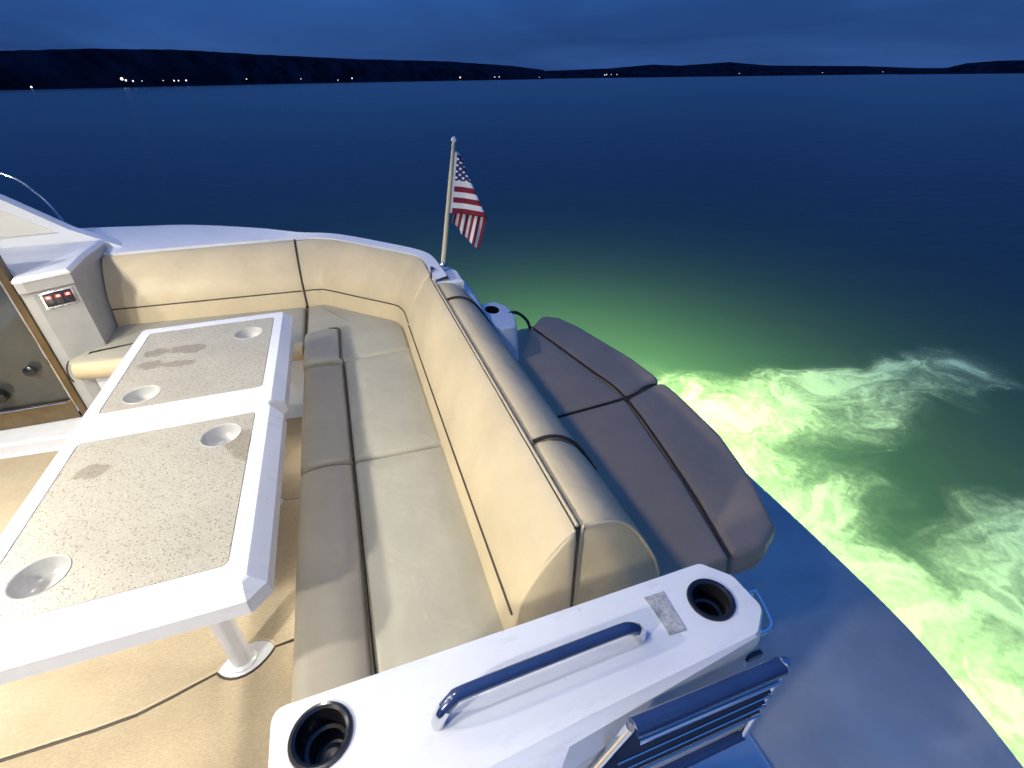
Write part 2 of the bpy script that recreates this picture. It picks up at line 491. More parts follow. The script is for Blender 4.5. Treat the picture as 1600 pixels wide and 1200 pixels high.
# churned wake: foam thrown aft from the stern, one tongue to starboard and one to port
def seg_dist(px, py, a, b_):
    ax, ay = a; bx, by = b_
    t_ = np.clip(((px - ax) * (bx - ax) + (py - ay) * (by - ay)) / ((bx - ax) ** 2 + (by - ay) ** 2), 0, 1)
    return np.hypot(px - ax - t_ * (bx - ax), py - ay - t_ * (by - ay)), t_
def warp(x, y, amp, fr, sd): return x + amp * (fbm(x * fr, y * fr, 4, sd) - 0.5), y + amp * (fbm(x * fr + 5.2, y * fr + 1.3, 4, sd + 9) - 0.5)
wx, wy = warp(X, Y, 1.0, 0.8, 11)
wx, wy = warp(wx, wy, 0.42, 2.4, 31)
d1, t1 = seg_dist(wx, wy, (2.4, 2.45), (5.3, 2.45))
pl1 = sstep(1.0, 0.1, d1 / (0.86 - 0.10 * t1)) * (1.0 - 0.42 * t1)
d2, t2 = seg_dist(wx, wy, (2.2, 0.15), (4.6, 0.45))
pl2 = sstep(1.0, 0.1, d2 / (1.0 + 0.05 * t2)) * (1.0 - 0.35 * t2)
d3, t3 = seg_dist(wx, wy, (2.1, -0.9), (2.3, 2.4))
pl3 = sstep(1.0, 0.1, d3 / (0.92 + 0.45 * sstep(0.45, 0.95, t3)))
mask = np.clip(np.maximum(np.maximum(pl1, pl2), pl3), 0, 1)
qx, qy = warp(wx, wy, 0.22, 4.5, 51)
turb = fbm(qx * 2.2, qy * 3.0, 7, 71, 0.62)
fine = fbm(qx * 9.0, qy * 12.0, 5, 101, 0.68)
bil = 1 - np.abs(2 * fbm(qx * 3.0, qy * 4.4, 6, 81, 0.58) - 1)          # puffy filaments
bil = sstep(0.62, 1.0, bil)
mist = 0.34 * sstep(0.02, 0.9, mask + 0.7 * (turb - 0.5))
dens = sstep(0.30, 1.10, mask * 0.95 + 1.5 * (turb - 0.5) + 0.55 * (fine - 0.5))
foam_all = np.clip(mist + dens * (0.22 + 0.62 * bil + 0.32 * fine), 0, 1)
foam_all = foam_all * sstep(0.0, 0.10, mask)
Z = WL + 0.03 * mask * fbm(wx * 1.3, wy * 1.6, 3, 131)
near = np.clip(1 - np.hypot(X - 3, Y - 2) / 14, 0, 1)
Z = Z + near * 0.03 * (fbm(X * 1.1 + 0.5 * Y, Y * 1.7, 4, 5) - 0.5)
nx, ny = X.shape
verts = np.stack([X.ravel(), Y.ravel(), Z.ravel()], 1)
ii, jj = np.meshgrid(np.arange(nx - 1), np.arange(ny - 1), indexing='ij')
q = (ii * ny + jj).ravel()
faces = np.stack([q, q + ny, q + ny + 1, q + 1], 1)
me = bpy.data.meshes.new('water')
me.vertices.add(len(verts)); me.vertices.foreach_set('co', verts.ravel().astype(np.float32))
me.loops.add(faces.size); me.loops.foreach_set('vertex_index', faces.ravel().astype(np.int32))
me.polygons.add(len(faces)); me.polygons.foreach_set('loop_start', np.arange(0, faces.size, 4, dtype=np.int32))
me.polygons.foreach_set('use_smooth', np.ones(len(faces), dtype=bool))
me.update(calc_edges=True)
at = me.attributes.new('foam', 'FLOAT', 'POINT'); at.data.foreach_set('value', foam_all.ravel().astype(np.float32))
water = bpy.data.objects.new('water', me); COL.objects.link(water); struct(water)

m = bpy.data.materials.new('night_water'); m.use_nodes = True
t = m.node_tree; t.nodes.clear()
o_ = nd(t, 'ShaderNodeOutputMaterial')
at_ = nd(t, 'ShaderNodeAttribute', attribute_name='foam')
co = nd(t, 'ShaderNodeTexCoord')
fn = nd(t, 'ShaderNodeTexNoise', Scale=26.0, Detail=5.0, Roughness=0.65, Distortion=0.2)
t.links.new(co.outputs['Object'], fn.inputs['Vector'])
fr = nd(t, 'ShaderNodeMapRange'); fr.inputs['From Min'].default_value = 0.3; fr.inputs['From Max'].default_value = 0.7; fr.inputs['To Min'].default_value = -0.16; fr.inputs['To Max'].default_value = 0.16
t.links.new(fn.outputs[0], fr.inputs[0])
w1 = nd(t, 'ShaderNodeMath', operation='MULTIPLY'); w1.inputs[1].default_value = 2.5; t.links.new(at_.outputs['Fac'], w1.inputs[0]); w1.use_clamp = True
w2 = nd(t, 'ShaderNodeMath', operation='MULTIPLY'); t.links.new(w1.outputs[0], w2.inputs[0]); t.links.new(fr.outputs[0], w2.inputs[1])
fa = nd(t, 'ShaderNodeMath', operation='ADD', use_clamp=True); t.links.new(at_.outputs['Fac'], fa.inputs[0]); t.links.new(w2.outputs[0], fa.inputs[1])
# murky lake body lit from below
body = nd(t, 'ShaderNodeBsdfTranslucent'); body.inputs[0].default_value = (0.068, 0.110, 0.100, 1)
bdif = nd(t, 'ShaderNodeBsdfDiffuse'); bdif.inputs[0].default_value = (0.008, 0.020, 0.040, 1)
badd = nd(t, 'ShaderNodeAddShader'); t.links.new(body.outputs[0], badd.inputs[0]); t.links.new(bdif.outputs[0], badd.inputs[1])
ftr = nd(t, 'ShaderNodeBsdfTranslucent'); ftr.inputs[0].default_value = (0.61, 0.63, 0.52, 1)
fdf = nd(t, 'ShaderNodeBsdfDiffuse'); fdf.inputs[0].default_value = (0.30, 0.32, 0.32, 1)
fad = nd(t, 'ShaderNodeAddShader'); t.links.new(ftr.outputs[0], fad.inputs[0]); t.links.new(fdf.outputs[0], fad.inputs[1])
mfo = nd(t, 'ShaderNodeMixShader'); t.links.new(fa.outputs[0], mfo.inputs[0]); t.links.new(badd.outputs[0], mfo.inputs[1]); t.links.new(fad.outputs[0], mfo.inputs[2])
gl = nd(t, 'ShaderNodeBsdfGlossy'); gl.inputs['Roughness'].default_value = 0.22
wn = nd(t, 'ShaderNodeTexNoise', Scale=1.6, Detail=6.0, Roughness=0.6); t.links.new(co.outputs['Object'], wn.inputs['Vector'])
mp = nd(t, 'ShaderNodeMapping'); mp.inputs['Scale'].default_value = (0.5, 1.0, 1.0); mp.inputs['Rotation'].default_value = (0, 0, 0.5)
t.links.new(co.outputs['Object'], mp.inputs[0]); t.links.new(mp.outputs[0], wn.inputs['Vector'])
wb = nd(t, 'ShaderNodeBump', Strength=0.35, Distance=0.10); t.links.new(wn.outputs[0], wb.inputs['Height'])
fb = nd(t, 'ShaderNodeBump', Strength=0.2, Distance=0.012); t.links.new(fa.outputs[0], fb.inputs['Height']); t.links.new(wb.outputs[0], fb.inputs['Normal'])
for x_ in (gl, fdf, bdif): t.links.new(fb.outputs[0], x_.inputs['Normal'])
fre = nd(t, 'ShaderNodeFresnel', IOR=1.33); t.links.new(wb.outputs[0], fre.inputs['Normal'])
inv = nd(t, 'ShaderNodeMath', operation='MULTIPLY_ADD'); inv.inputs[1].default_value = -0.66; inv.inputs[2].default_value = 0.70; t.links.new(fa.outputs[0], inv.inputs[0])
ff = nd(t, 'ShaderNodeMath', operation='MULTIPLY'); t.links.new(fre.outputs[0], ff.inputs[0]); t.links.new(inv.outputs[0], ff.inputs[1])
mg = nd(t, 'ShaderNodeMixShader'); t.links.new(ff.outputs[0], mg.inputs[0]); t.links.new(mfo.outputs[0], mg.inputs[1]); t.links.new(gl.outputs[0], mg.inputs[2])
t.links.new(mg.outputs[0], o_.inputs[0])
me.materials.append(m)

# ================================================================== FAR SHORE
def ridge_hill(name, pts, seed):
    """pts: (unit dir x, unit dir y, ridge slope, distance)"""
    v = []; f = []
    P = []
    for i in range(len(pts) - 1):
        for k in range(14):
            u = k / 14
            P.append([pts[i][j] * (1 - u) + pts[i + 1][j] * u for j in range(4)])
    P.append(list(pts[-1]))
    rows = ((1.0, -0.02), (1.004, 0.16), (1.02, 0.55), (1.06, 1.0), (1.25, 0.75), (1.5, 0.0))
    rng = random.Random(seed)
    for p in P:
        dn = math.hypot(p[0], p[1])
        h = max(p[2] * p[3] + 1.75 - WL, 0.5) 
        tr = 1 + rng.uniform(-0.008, 0.008)
        for (s, hz) in rows:
            d = p[3] * s
            hh = h * hz * (1 + (s - 1) * 1.0) * (tr if 0 < hz else 1)
            v.append((p[0] / dn * d, p[1] / dn * d, WL + hh if hz >= 0 else WL - 0.5))
    k = len(rows)
    for i in range(len(P) - 1):
        for j in range(k - 1):
            f.append((i * k + j, (i + 1) * k + j, (i + 1) * k + j + 1, i * k + j + 1))
    return struct(obj(name, v, f, 'hill', None))
ridge_hill('hills', [(-0.62, 0.78, 0.028, 330), (-0.3772, 0.9261, 0.0362, 390), (-0.2878, 0.9577, 0.0406, 430), (-0.1832, 0.9831, 0.0405, 500), (-0.0809, 0.9967, 0.0357, 580), (0.064, 0.998, 0.0297, 700), (0.2213, 0.9752, 0.0253, 850), (0.3272, 0.945, 0.0178, 1000), (0.3792, 0.9253, 0.0112, 1100)], 1)
ridge_hill('hills', [(0.25, 0.968, 0.006, 1500), (0.3792, 0.9253, 0.0098, 1500), (0.4784, 0.8781, 0.0122, 1600), (0.542, 0.8403, 0.0166, 1650), (0.5767, 0.817, 0.0145, 1700), (0.6392, 0.769, 0.0181, 1750), (0.683, 0.7304, 0.0125, 1800), (0.7725, 0.635, 0.0095, 1900), (0.8116, 0.5842, 0.006, 2000), (0.87, 0.49, 0.004, 2100)], 2)
ridge_hill('hills', [(0.80, 0.60, 0.001, 1500), (0.8319, 0.555, 0.006, 1450), (0.8417, 0.5399, 0.0105, 1400), (0.8587, 0.5125, 0.0125, 1350), (0.8715, 0.4903, 0.0125, 1300), (0.95, 0.31, 0.013, 1300)], 3)

shore = [  # dir x, dir y, distance, height above water, bulb radius, look
    (-0.3638, 0.9314, 372, 1.2, 0.55, 'shore_white', 'lone white light low at the left end of the dark shore'),
    (-0.2650, 0.9642, 425, 4.6, 1.05, 'shore_white', 'brightest large white light in the cluster on the left shore'),
    (-0.2610, 0.9653, 427, 3.8, 0.70, 'shore_white', 'white light touching the right side of the brightest shore light'),
    (-0.2528, 0.9675, 432, 3.4, 0.55, 'shore_white', 'white light just right of the brightest shore light'),
    (-0.2421, 0.9702, 438, 3.4, 0.30, 'shore_white', 'faint light right of the bright cluster on the left shore'),
    (-0.2160, 0.9764, 450, 3.5, 0.30, 'shore_white', 'faint light left of the row of three on the left shore'),
    (-0.2023, 0.9793, 458, 3.4, 0.55, 'shore_white', 'first light of the row of three on the left shore'),
    (-0.1966, 0.9805, 462, 3.4, 0.50, 'shore_white', 'middle light of the row of three on the left shore'),
    (-0.1867, 0.9824, 468, 3.5, 0.65, 'shore_white', 'last light of the row of three on the left shore'),
    (-0.1035, 0.9946, 540, 4.2, 0.50, 'shore_white', 'lone small light on the shore above the sofa corner'),
    (-0.0223, 0.9998, 600, 4.0, 0.45, 'shore_white', 'faint light on the dark shore left of the flag'),
    (0.0358, 0.9994, 650, 2.6, 0.50, 'shore_white', 'faint low light on the shore left of the flag'),
    (0.0591, 0.9983, 670, 4.2, 0.85, 'shore_white', 'bright white light on the shore left of the flagstaff top'),
    (0.2400, 0.9708, 820, 4.0, 1.45, 'shore_orange', 'orange glowing light on the shore above the flag'),
    (0.2982, 0.9545, 900, 4.2, 0.80, 'shore_white', 'left one of the close pair of lights right of the flag'),
    (0.3057, 0.9521, 905, 4.2, 0.80, 'shore_white', 'right one of the close pair of lights right of the flag'),
    (0.3722, 0.9282, 1000, 3.0, 0.60, 'shore_white', 'faint light where the near hill ends in the middle'),
    (0.4744, 0.8803, 1400, 6.3, 1.30, 'shore_white', 'leftmost light of the cluster in the middle of the far shore'),
    (0.4772, 0.8787, 1400, 7.3, 1.20, 'shore_white', 'topmost light of the cluster in the middle of the far shore'),
    (0.4839, 0.8752, 1400, 7.2, 0.90, 'shore_white', 'third light of the cluster in the middle of the far shore'),
    (0.4924, 0.8703, 1400, 7.1, 1.05, 'shore_white', 'rightmost light of the cluster in the middle of the far shore'),
    (0.6530, 0.7574, 1600, 6.5, 0.80, 'shore_white', 'faint light under the highest hill of the far shore'),
    (0.7382, 0.6746, 1700, 6.0, 0.80, 'shore_white', 'faint lone light on the low shore right of the highest hill'),
    (0.7883, 0.6153, 1800, 6.0, 0.80, 'shore_white', 'rightmost faint light on the far shore'),
]
for dx_, dy_, d, h, r, mt, lab in shore:
    r *= 0.72
    b0 = (dx_ * d, dy_ * d, WL)
    t_ = thing('shore_lamp', lab, 'lamp', b0, 'lights along the far shore')
    obj('post', *tube([b0, (b0[0], b0[1], WL + h)], 0.08, 6), 'dark', t_)
    obj('bulb', *lathe([(r * math.sin(math.pi * k / 8), -r * math.cos(math.pi * k / 8)) for k in range(9)], (b0[0], b0[1], WL + h), 10), mt, t_)

# ================================================================== BOAT SHELL
boat = thing('motor_yacht', 'white motor yacht stern with open cockpit and blue grey swim platform', 'boat', (0, 0, WL))
# outer gunwale line, bow side to stern, starboard
g_out = [(-6.0, 4.45, .9), (-3.2, 4.36, .9), (-2.3, 4.28, .9), (-1.694, 4.177, .9), (-1.345, 4.095, .9), (-1.009, 4.0, .9), (-0.57, 3.78, .89), (-0.285, 3.625, .872), (-0.06, 3.545, .860), (0.215, 3.245, .858), (0.447, 2.92, .858), (0.482, 2.62, .858), (0.482, 2.45, .858)]
g_in = [(-6.0, 3.9, .86), (-3.2, 3.8, .86), (-2.3, 3.72, .86), (-1.65, 3.66, .86), (-1.45, 3.628, .855), (-1.0, 3.612, .855), (-0.57, 3.592, .855), (-0.325, 3.578, .850), (-0.10, 3.492, .850), (0.170, 3.198, .850), (0.388, 2.905, .850), (0.407, 2.62, .850), (0.407, 2.45, .850)]
# keep the ledge a few centimetres wide where the corner cushion meets it
lo_, li_ = [], []
for a, b_ in zip(g_out, g_in):
    lo_.append(Vector(a)); li_.append(Vector(b_))
go = catmull(lo_, 8); gi = catmull(li_, 8)
v = []; f = []
prof = []
for a, b_ in zip(go, gi):
    w = (a - b_)
    if w.length < 0.05 or (a.y < 3.55 and a.x > -0.5): pass
    dirn = Vector((w.x, w.y, 0)).normalized()
    prof.append([b_ + Vector((0, 0, -0.10)), b_, b_.lerp(a, 0.5) + Vector((0, 0, 0.004)), a + Vector((0, 0, 0.0)) - dirn * 0.012 + Vector((0, 0, 0.006)), a + Vector((0, 0, -0.010)), a + dirn * 0.012 + Vector((0, 0, -0.05)), a + dirn * 0.0 + Vector((0, 0, -0.12)),
                 a - dirn * 0.02 + Vector((0, 0, -0.6)), a - dirn * 0.12 + Vector((0, 0, -1.2)), a - dirn * 0.4 + Vector((0, 0, -1.9))])
k = len(prof[0])
for row in prof: v += row
for i in range(len(prof) - 1):
    for j in range(k - 1): f.append((i * k + j, i * k + j + 1, (i + 1) * k + j + 1, (i + 1) * k + j))
obj('gunwale', v, f, 'gel', boat, angle=50)
# moulded quarter that steps down from the ledge to the platform
sc_ = [(0.43, 2.60, .87), (0.47, 2.74, .80), (0.53, 2.86, .76), (0.585, 2.80, .755), (0.61, 2.62, .75), (0.625, 2.45, .72), (0.64, 2.28, .66)]
v = []; f = []
sc2 = catmull(sc_, 5)
for p in sc2:
    v += [Vector((0.40, min(p.y, 2.55), p.z + 0.01)), p + Vector((-0.02, -0.015, 0.012)), p, p + Vector((0.02, 0.015, -0.03)), Vector((p.x + 0.06, p.y + 0.03, -0.34))]
for i in range(len(sc2) - 1):
    for j in range(4): f.append((i * 5 + j, i * 5 + j + 1, (i + 1) * 5 + j + 1, (i + 1) * 5 + j))
obj('quarter_moulding', v, f, 'gel', boat, angle=40)
obj('quarter_cap', *prism([(0.40, 2.446), (0.56, 2.446), (0.565, 2.60), (0.505, 2.74), (0.42, 2.87)], 0.3, 0.835, 0.012), 'gel', boat, angle=25)
# cockpit sole
obj('cockpit_sole', *box(-3.2, 0.66, -1.3, 3.75, -0.10, 0.0), 'gel', boat)
obj('transom_block', *box(0.245, 0.70, 0.508, 2.60, -0.36, 0.38), 'gel', boat)
obj('door_step', *prism([(-3.0, 2.93), (-1.15, 2.80), (-1.15, 3.2), (-3.0, 3.3)], 0.0, 0.075, 0.012), 'gel', boat)
# swim platform: the aft edge bows out and rounds off at both quarters
plat = [(0.66, -1.35), (1.15, -1.15), (1.62, -0.62), (1.86, -0.18), (1.955, 0.10), (2.03, 0.38), (2.075, 0.66), (2.095, 1.1), (2.10, 1.5), (2.10, 1.86), (2.06, 2.15), (1.93, 2.45), (1.70, 2.62), (0.66, 2.75)]
pp = [Vector((x, y, 0)) for x, y in plat]
ps = [(p.x, p.y) for p in catmull(pp[:-1], 4)] + [(0.66, 2.75)]
p_ = ccw(ps)
rings = [[(x, y, -0.50) for x, y in offset(p_, 0.05)], [(x, y, -0.42) for x, y in p_], [(x, y, -0.36) for x, y in p_], [(x, y, -0.353) for x, y in offset(p_, 0.004)], [(x, y, -0.35) for x, y in offset(p_, 0.012)]]
sp_ = obj('swim_platform', *loft(rings), 'platform', boat)
obj('edge_trim', *tube([(x + 0.004, y, -0.39) for x, y in ps[:-1]], 0.012, 8), 'dark', sp_)
obj('hatch_panel', *box(0.72, 1.09, -0.6, 0.53, -0.349, -0.338, 0.003), 'gel', sp_)
# hull sides below
hp = ccw([(-6, -1.75), (0.66, -1.35), (0.66, 2.75), (0.40, 2.95), (-0.1, 3.35), (-0.6, 3.62), (-1.4, 3.95), (-6, 4.2)])
rings = [[(x, y, -1.3) for x, y in offset(hp, 0.35)], [(x, y, -0.75) for x, y in offset(hp, 0.10)], [(x, y, -0.12) for x, y in hp]]
obj('hull', *loft(rings, True, False), 'gel', boat)
# side fin of the deckhouse that slopes down on to the side deck
fin = [(-3.2, 1.95), (-1.86, 1.20), (-1.60, 0.995), (-1.36, 0.862), (-1.50, 0.845), (-3.2, 0.845)]
def slab_y(poly, y0, y1):
    n_ = len(poly); v = [(x, y0, z) for x, z in poly] + [(x, y1, z) for x, z in poly]
    f = [tuple(range(n_)), tuple(range(n_, 2 * n_))] + [(i, (i + 1) % n_, n_ + (i + 1) % n_, n_ + i) for i in range(n_)]
    return v, f
fo = obj('deckhouse_fin', *slab_y(fin, 3.72, 3.80), 'gel', boat, smooth=False)
obj('fin_panel', *slab_y([(-3.2, 1.86), (-1.90, 1.155), (-1.66, 0.985), (-3.2, 0.965)], 3.712, 3.7195), 'fin_cream', fo, smooth=False)

# hardtop over the cockpit with its ceiling lamps (above the picture)
ht = thing('hardtop', 'white hardtop roof overhanging the cockpit above the picture', 'roof', (-1.6, 0.7, 2.16))
obj('roof_panel', *prism(round_poly([(-4.2, -1.3), (-0.40, -1.3), (-0.40, 2.55), (-4.2, 2.9)], 0.12), 2.16, 2.24, 0.02), 'gel', ht)

LAMPS = [(-2.05, -0.50, 275, 'front row ceiling lamp nearest the camera'), (-2.15, 1.20, 225, 'front row ceiling lamp over the table'), (-2.10, 2.30, 85, 'front row ceiling lamp towards the door'),
         (-0.45, 0.60, 30, 'aft row ceiling lamp over the near sofa end'), (-0.45, 1.95, 30, 'aft row ceiling lamp over the far sofa end')]
for (x, y, e, lab) in LAMPS:
    l_ = thing('ceiling_lamp', lab, 'lamp', (x, y, 2.16), 'ceiling lamps under the hardtop')
    obj('bezel', *lathe([(0.045, 0.0), (0.045, -0.008), (0.034, -0.010), (0.034, -0.001)], (x, y, 2.16), 20), 'chrome', l_)
    obj('lens', *lathe([(0.033, -0.002), (0.030, -0.006), (0.001, -0.008)], (x, y, 2.16), 20), 'lamp_white', l_)
    ld = bpy.data.lights.new('lamp_light', 'SPOT'); ld.energy = e; ld.color = (1.0, 0.95, 0.86)
    ld.spot_size = R(165); ld.spot_blend = 0.5; ld.shadow_soft_size = 0.07
    lo2 = bpy.data.objects.new('lamp_light', ld); COL.objects.link(lo2); lo2.parent = l_; lo2.location = (0, 0, -0.03)

# underwater lamps in the stern
for (x, y, z, e, lab) in [(2.30, 2.75, -2.05, 215, 'green underwater lamp below the starboard side of the platform'), (1.55, 4.0, -2.9, 430, 'green underwater lamp at the starboard quarter of the hull'), (2.10, 0.25, -1.75, 108, 'green underwater lamp below the port side of the platform')]:
    u_ = thing('underwater_lamp', lab, 'lamp', (x, y, z), 'green underwater lamps')
    obj('housing', *lathe([(0.03, -0.08), (0.06, -0.06), (0.07, 0.0), (0.06, 0.004)], (x, y, z), 16), 'bronze', u_)
    obj('lens', *lathe([(0.058, 0.005), (0.04, 0.012), (0.001, 0.014)], (x, y, z), 16), 'green_lens', u_)
    obj('strut', *tube([(x, y, z - 0.04), (x - 1.2, y, z + 0.1), (0.5, y, -1.0)], 0.02, 8), 'chrome', u_)
    ld = bpy.data.lights.new('underwater_light', 'POINT'); ld.energy = e; ld.color = (0.64, 1.0, 0.31); ld.shadow_soft_size = 0.05
    lo2 = bpy.data.objects.new('underwater_light', ld); COL.objects.link(lo2); lo2.parent = u_; lo2.location = (0, 0, 0.07)

# ================================================================== CARPETS
def seam(x): 
    return float(np.interp(x, [-3, -1.298, -0.934, -0.688, -0.45, -0.30], [1.10, 1.104, 1.108, 1.172, 1.207, 1.207]))
def eye(cx, cy, rx, ry, up_):
    o2 = []
    for k in range(13):
        a = math.pi - math.pi * k / 12
        s = math.sin(a) ** 1.6
        o2.append((cx + rx * math.cos(a), cy + (ry if up_ else -ry) * s + 0.18 * rx * math.cos(a)))
    return o2
gap = 0.006
e1u = eye(-0.612, 1.185, 0.092, 0.058, True); e1d = eye(-0.612, 1.185, 0.092, 0.058, False)
e2u = eye(-0.62, 1.950, 0.092, 0.058, True); e2d = eye(-0.62, 1.950, 0.092, 0.058, False)
def carpet(name, poly, lab, h=0.009):
    v, f = prism(poly, 0.002, h, 0.003)
    return tag(obj(name, v, f, 'carpet', None, angle=60), lab, 'carpet', 'cockpit carpet pieces')
s1 = [(-2.9, 1.10), (-1.298, 1.104), (-1.05, 1.104), (-0.934, 1.110), (-0.85, 1.130)]
near_edge = [(x, y - gap) for x, y in s1] + [(x, y - 0.004) for x, y in e1d] + [(-0.45, 1.207 - gap), (-0.31, 1.207 - gap)]
c_near = [(-2.9, -1.0), (-0.31, -1.0)] + list(reversed(near_edge))
far_edge = [(x, y + gap) for x, y in s1] + [(x, y + 0.004) for x, y in e1u] + [(-0.45, 1.207 + gap), (-0.31, 1.207 + gap)]
s2d = [(-2.9, 1.93 - gap)] + [(x, y - 0.004) for x, y in e2d] + [(-0.47, 1.957 - gap), (-0.31, 1.957 - gap)]
s2u = [(-2.9, 1.93 + gap)] + [(x, y + 0.004) for x, y in e2u] + [(-0.47, 1.957 + gap), (-0.31, 1.957 + gap)]
cn = carpet('carpet', c_near, 'beige carpet piece on the cockpit floor nearest the camera')
obj('hem', *tube([(x, y + 0.001, 0.008) for x, y in near_edge], 0.005, 8), 'piping', cn)
cm = carpet('carpet', far_edge + list(reversed(s2d)), 'beige carpet piece under the near half of the table', 0.0095)
obj('hem', *tube([(x, y - 0.001, 0.0095) for x, y in far_edge], 0.004, 8), 'pale_piping', cm)
carpet('carpet', s2u + [(-0.31, 2.66), (-1.15, 2.76), (-2.9, 2.90)], 'beige carpet piece reaching to the white door step', 0.0092)
# raised, bound hem along the near seam


# ================================================================== TABLE
tb = thing('cockpit_table', 'white two leaf cockpit table with speckled inlays and cup recesses', 'table', (-0.68, 1.5, 0.0))
TZ = 0.72
def leaf(y0, y1, iy0, iy1, cups, lab):
    top = [(-1.03, y0), (-0.388, y0), (-0.388, y1), (-1.03, y1)]
    mid = [(-1.07, y0 - 0.0), (-0.345, y0), (-0.345, y1), (-1.07, y1)]
    def ch(x0, x1, ya, yb, c):
        return [(x0 + c, ya), (x1 - c, ya), (x1, ya + c), (x1, yb - c), (x1 - c, yb), (x0 + c, yb), (x0, yb - c), (x0, ya + c)]
    return top, mid, ch
def make_leaf(x0, x1, y0, y1, ix0, ix1, iy0, iy1, cups, name):
    def ch(o2, c):
        a0, a1, b0, b1 = x0 - o2, x1 + o2, y0 - (o2 if y0 < 1.5 else o2 * 0.25), y1 + (o2 if y1 > 2 else o2 * 0.25)
        return [(a0 + c, b0), (a1 - c, b0), (a1, b0 + c), (a1, b1 - c), (a1 - c, b1), (a0 + c, b1), (a0, b1 - c), (a0, b0 + c)]
    inl = round_poly([(ix0, iy0), (ix1, iy0), (ix1, iy1), (ix0, iy1)], 0.018, 4)
    mb = MB()
    topo = ch(0, 0.012)
    mb.add(*fill_holes(topo, [offset(inl, -0.003)], TZ))
    rings = [[(x, y, TZ) for x, y in topo], [(x, y, TZ - 0.004) for x, y in ch(0.006, 0.014)], [(x, y, TZ - 0.036) for x, y in ch(0.040, 0.044)], [(x, y, TZ - 0.080) for x, y in ch(0.042, 0.046)], [(x, y, TZ - 0.088) for x, y in ch(0.034, 0.044)]]
    mb.add(*loft(rings, False, True) if False else loft(rings, False, True))
    io = offset(inl, -0.003)
    mb.add(*loft([[(x, y, TZ) for x, y in io], [(x, y, TZ - 0.010) for x, y in io]], False, False))
    lf = mb.build('table_leaf', 'gel', tb, angle=18)
    sheet = MB()
    sheet.add(*fill_holes(inl, [circle(cx, cy, 0.064) for cx, cy in cups], TZ - 0.001))
    sheet.add(*loft([[(x, y, TZ - 0.001) for x, y in inl], [(x, y, TZ - 0.010) for x, y in inl]], False, False))
    obj_i = sheet.build('inlay', 'inlay', lf)
    gb = MB(); gb.add(*loft([[(x, y, TZ - 0.0085) for x, y in offset(inl, 0.002)], [(x, y, TZ - 0.0085) for x, y in offset(inl, -0.003)]], False, False))
    gb.build('inlay_gap', 'piping', lf)
    for cx, cy in cups:
        pr = [(0.066, -0.0012), (0.064, 0.0012), (0.061, -0.001), (0.059, -0.012), (0.055, -0.030), (0.047, -0.044), (0.032, -0.053), (0.001, -0.056)]
        obj('cup_recess', *lathe(pr, (cx, cy, TZ), 32, close=False), 'recess', lf)
    return lf
make_leaf(-1.03, -0.388, 0.915, 1.715, -0.985, -0.437, 0.975, 1.675, [(-0.875, 1.095), (-0.535, 1.567)], 'near')
make_leaf(-1.03, -0.388, 1.735, 2.62, -0.985, -0.430, 1.860, 2.565, [(-0.870, 1.958), (-0.532, 2.407)], 'far')
obj('hinge_strip', *box(-1.02, -0.40, 1.714, 1.736, 0.66, 0.712, 0.003), 'gel', tb)
for (x, y) in ((-0.622, 1.182), (-0.63, 1.95)):
    pd = obj('pedestal', *lathe([(0.034, 0.012), (0.034, 0.60), (0.030, 0.634)], (x, y, 0), 24), 'gel', tb)
    obj('collar', *lathe([(0.046, 0.012), (0.044, 0.020), (0.036, 0.026)], (x, y, 0), 24), 'gel', pd)
for (u_, d_) in ((e1u, e1d), (e2u, e2d)):
    obj('foot_plate', *prism(u_ + list(reversed(d_))[1:-1], 0.0005, 0.012, 0.003), 'gel', tb)

# ================================================================== SETTEE
st = thing('settee', 'U shaped cream vinyl sofa around the table', 'sofa', (0, 2.0, 0.0))
# plinths
obj('plinth', *box(-0.305, 0.199, 0.515, 2.70, 0.001, 0.335, 0.01), 'gel', st)
obj('plinth', *prism([(-1.52, 3.02), (-0.30, 2.815), (0.18, 2.56), (0.19, 2.8), (-0.2, 3.25), (-1.45, 3.38)], 0.001, 0.335, 0.008), 'gel', st)
# long run: front bolster roll and flat seat, split at one cross seam
def bolster(y0, y1, ztop=0.478, x0=-0.345, x1=-0.142):
    """roll along y, section in x-z, ends rounded"""
    sec = []
    cx = (x0 + x1) / 2; hw = (x1 - x0) / 2
    base = [(-1.0, 0.22), (-1.02, 0.30), (-1.01, 0.40), (-0.99, 0.437), (-0.93, 0.458), (-0.80, 0.471), (-0.5, 0.478), (0.0, 0.481), (0.5, 0.478), (0.85, 0.472), (0.97, 0.462), (1.0, 0.445), (1.0, 0.22)]
    base = [(a, z + (ztop - 0.478)) for a, z in base]
    ys_ = [y0, y0 + 0.004, y0 + 0.012, y0 + 0.026] + [y0 + (y1 - y0) * k / 10 for k in range(1, 10)] + [y1 - 0.026, y1 - 0.012, y1 - 0.004, y1]
    sh = [0.030, 0.015, 0.006, 0.0] + [0] * 9 + [0.0, 0.006, 0.015, 0.030]
    rings = []
    for y, s in zip(ys_, sh):
        rg = []
        for a, z in base:
            zz = z - (s if z > 0.4 else 0) * 0.7
            wob = 0.0025 * math.sin(9 * y + 3 * a)
            rg.append((cx + a * hw * (1 - s * 0.6), y, zz + wob))
        rings.append(rg)
    return loft(rings)
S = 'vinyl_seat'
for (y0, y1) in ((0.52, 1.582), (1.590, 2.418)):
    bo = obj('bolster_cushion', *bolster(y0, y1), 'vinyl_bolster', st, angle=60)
    obj('piping', *tube([(-0.139, y0 + 0.01, 0.462), (-0.139, y1 - 0.01, 0.462)], 0.0036, 8), 'piping', bo)
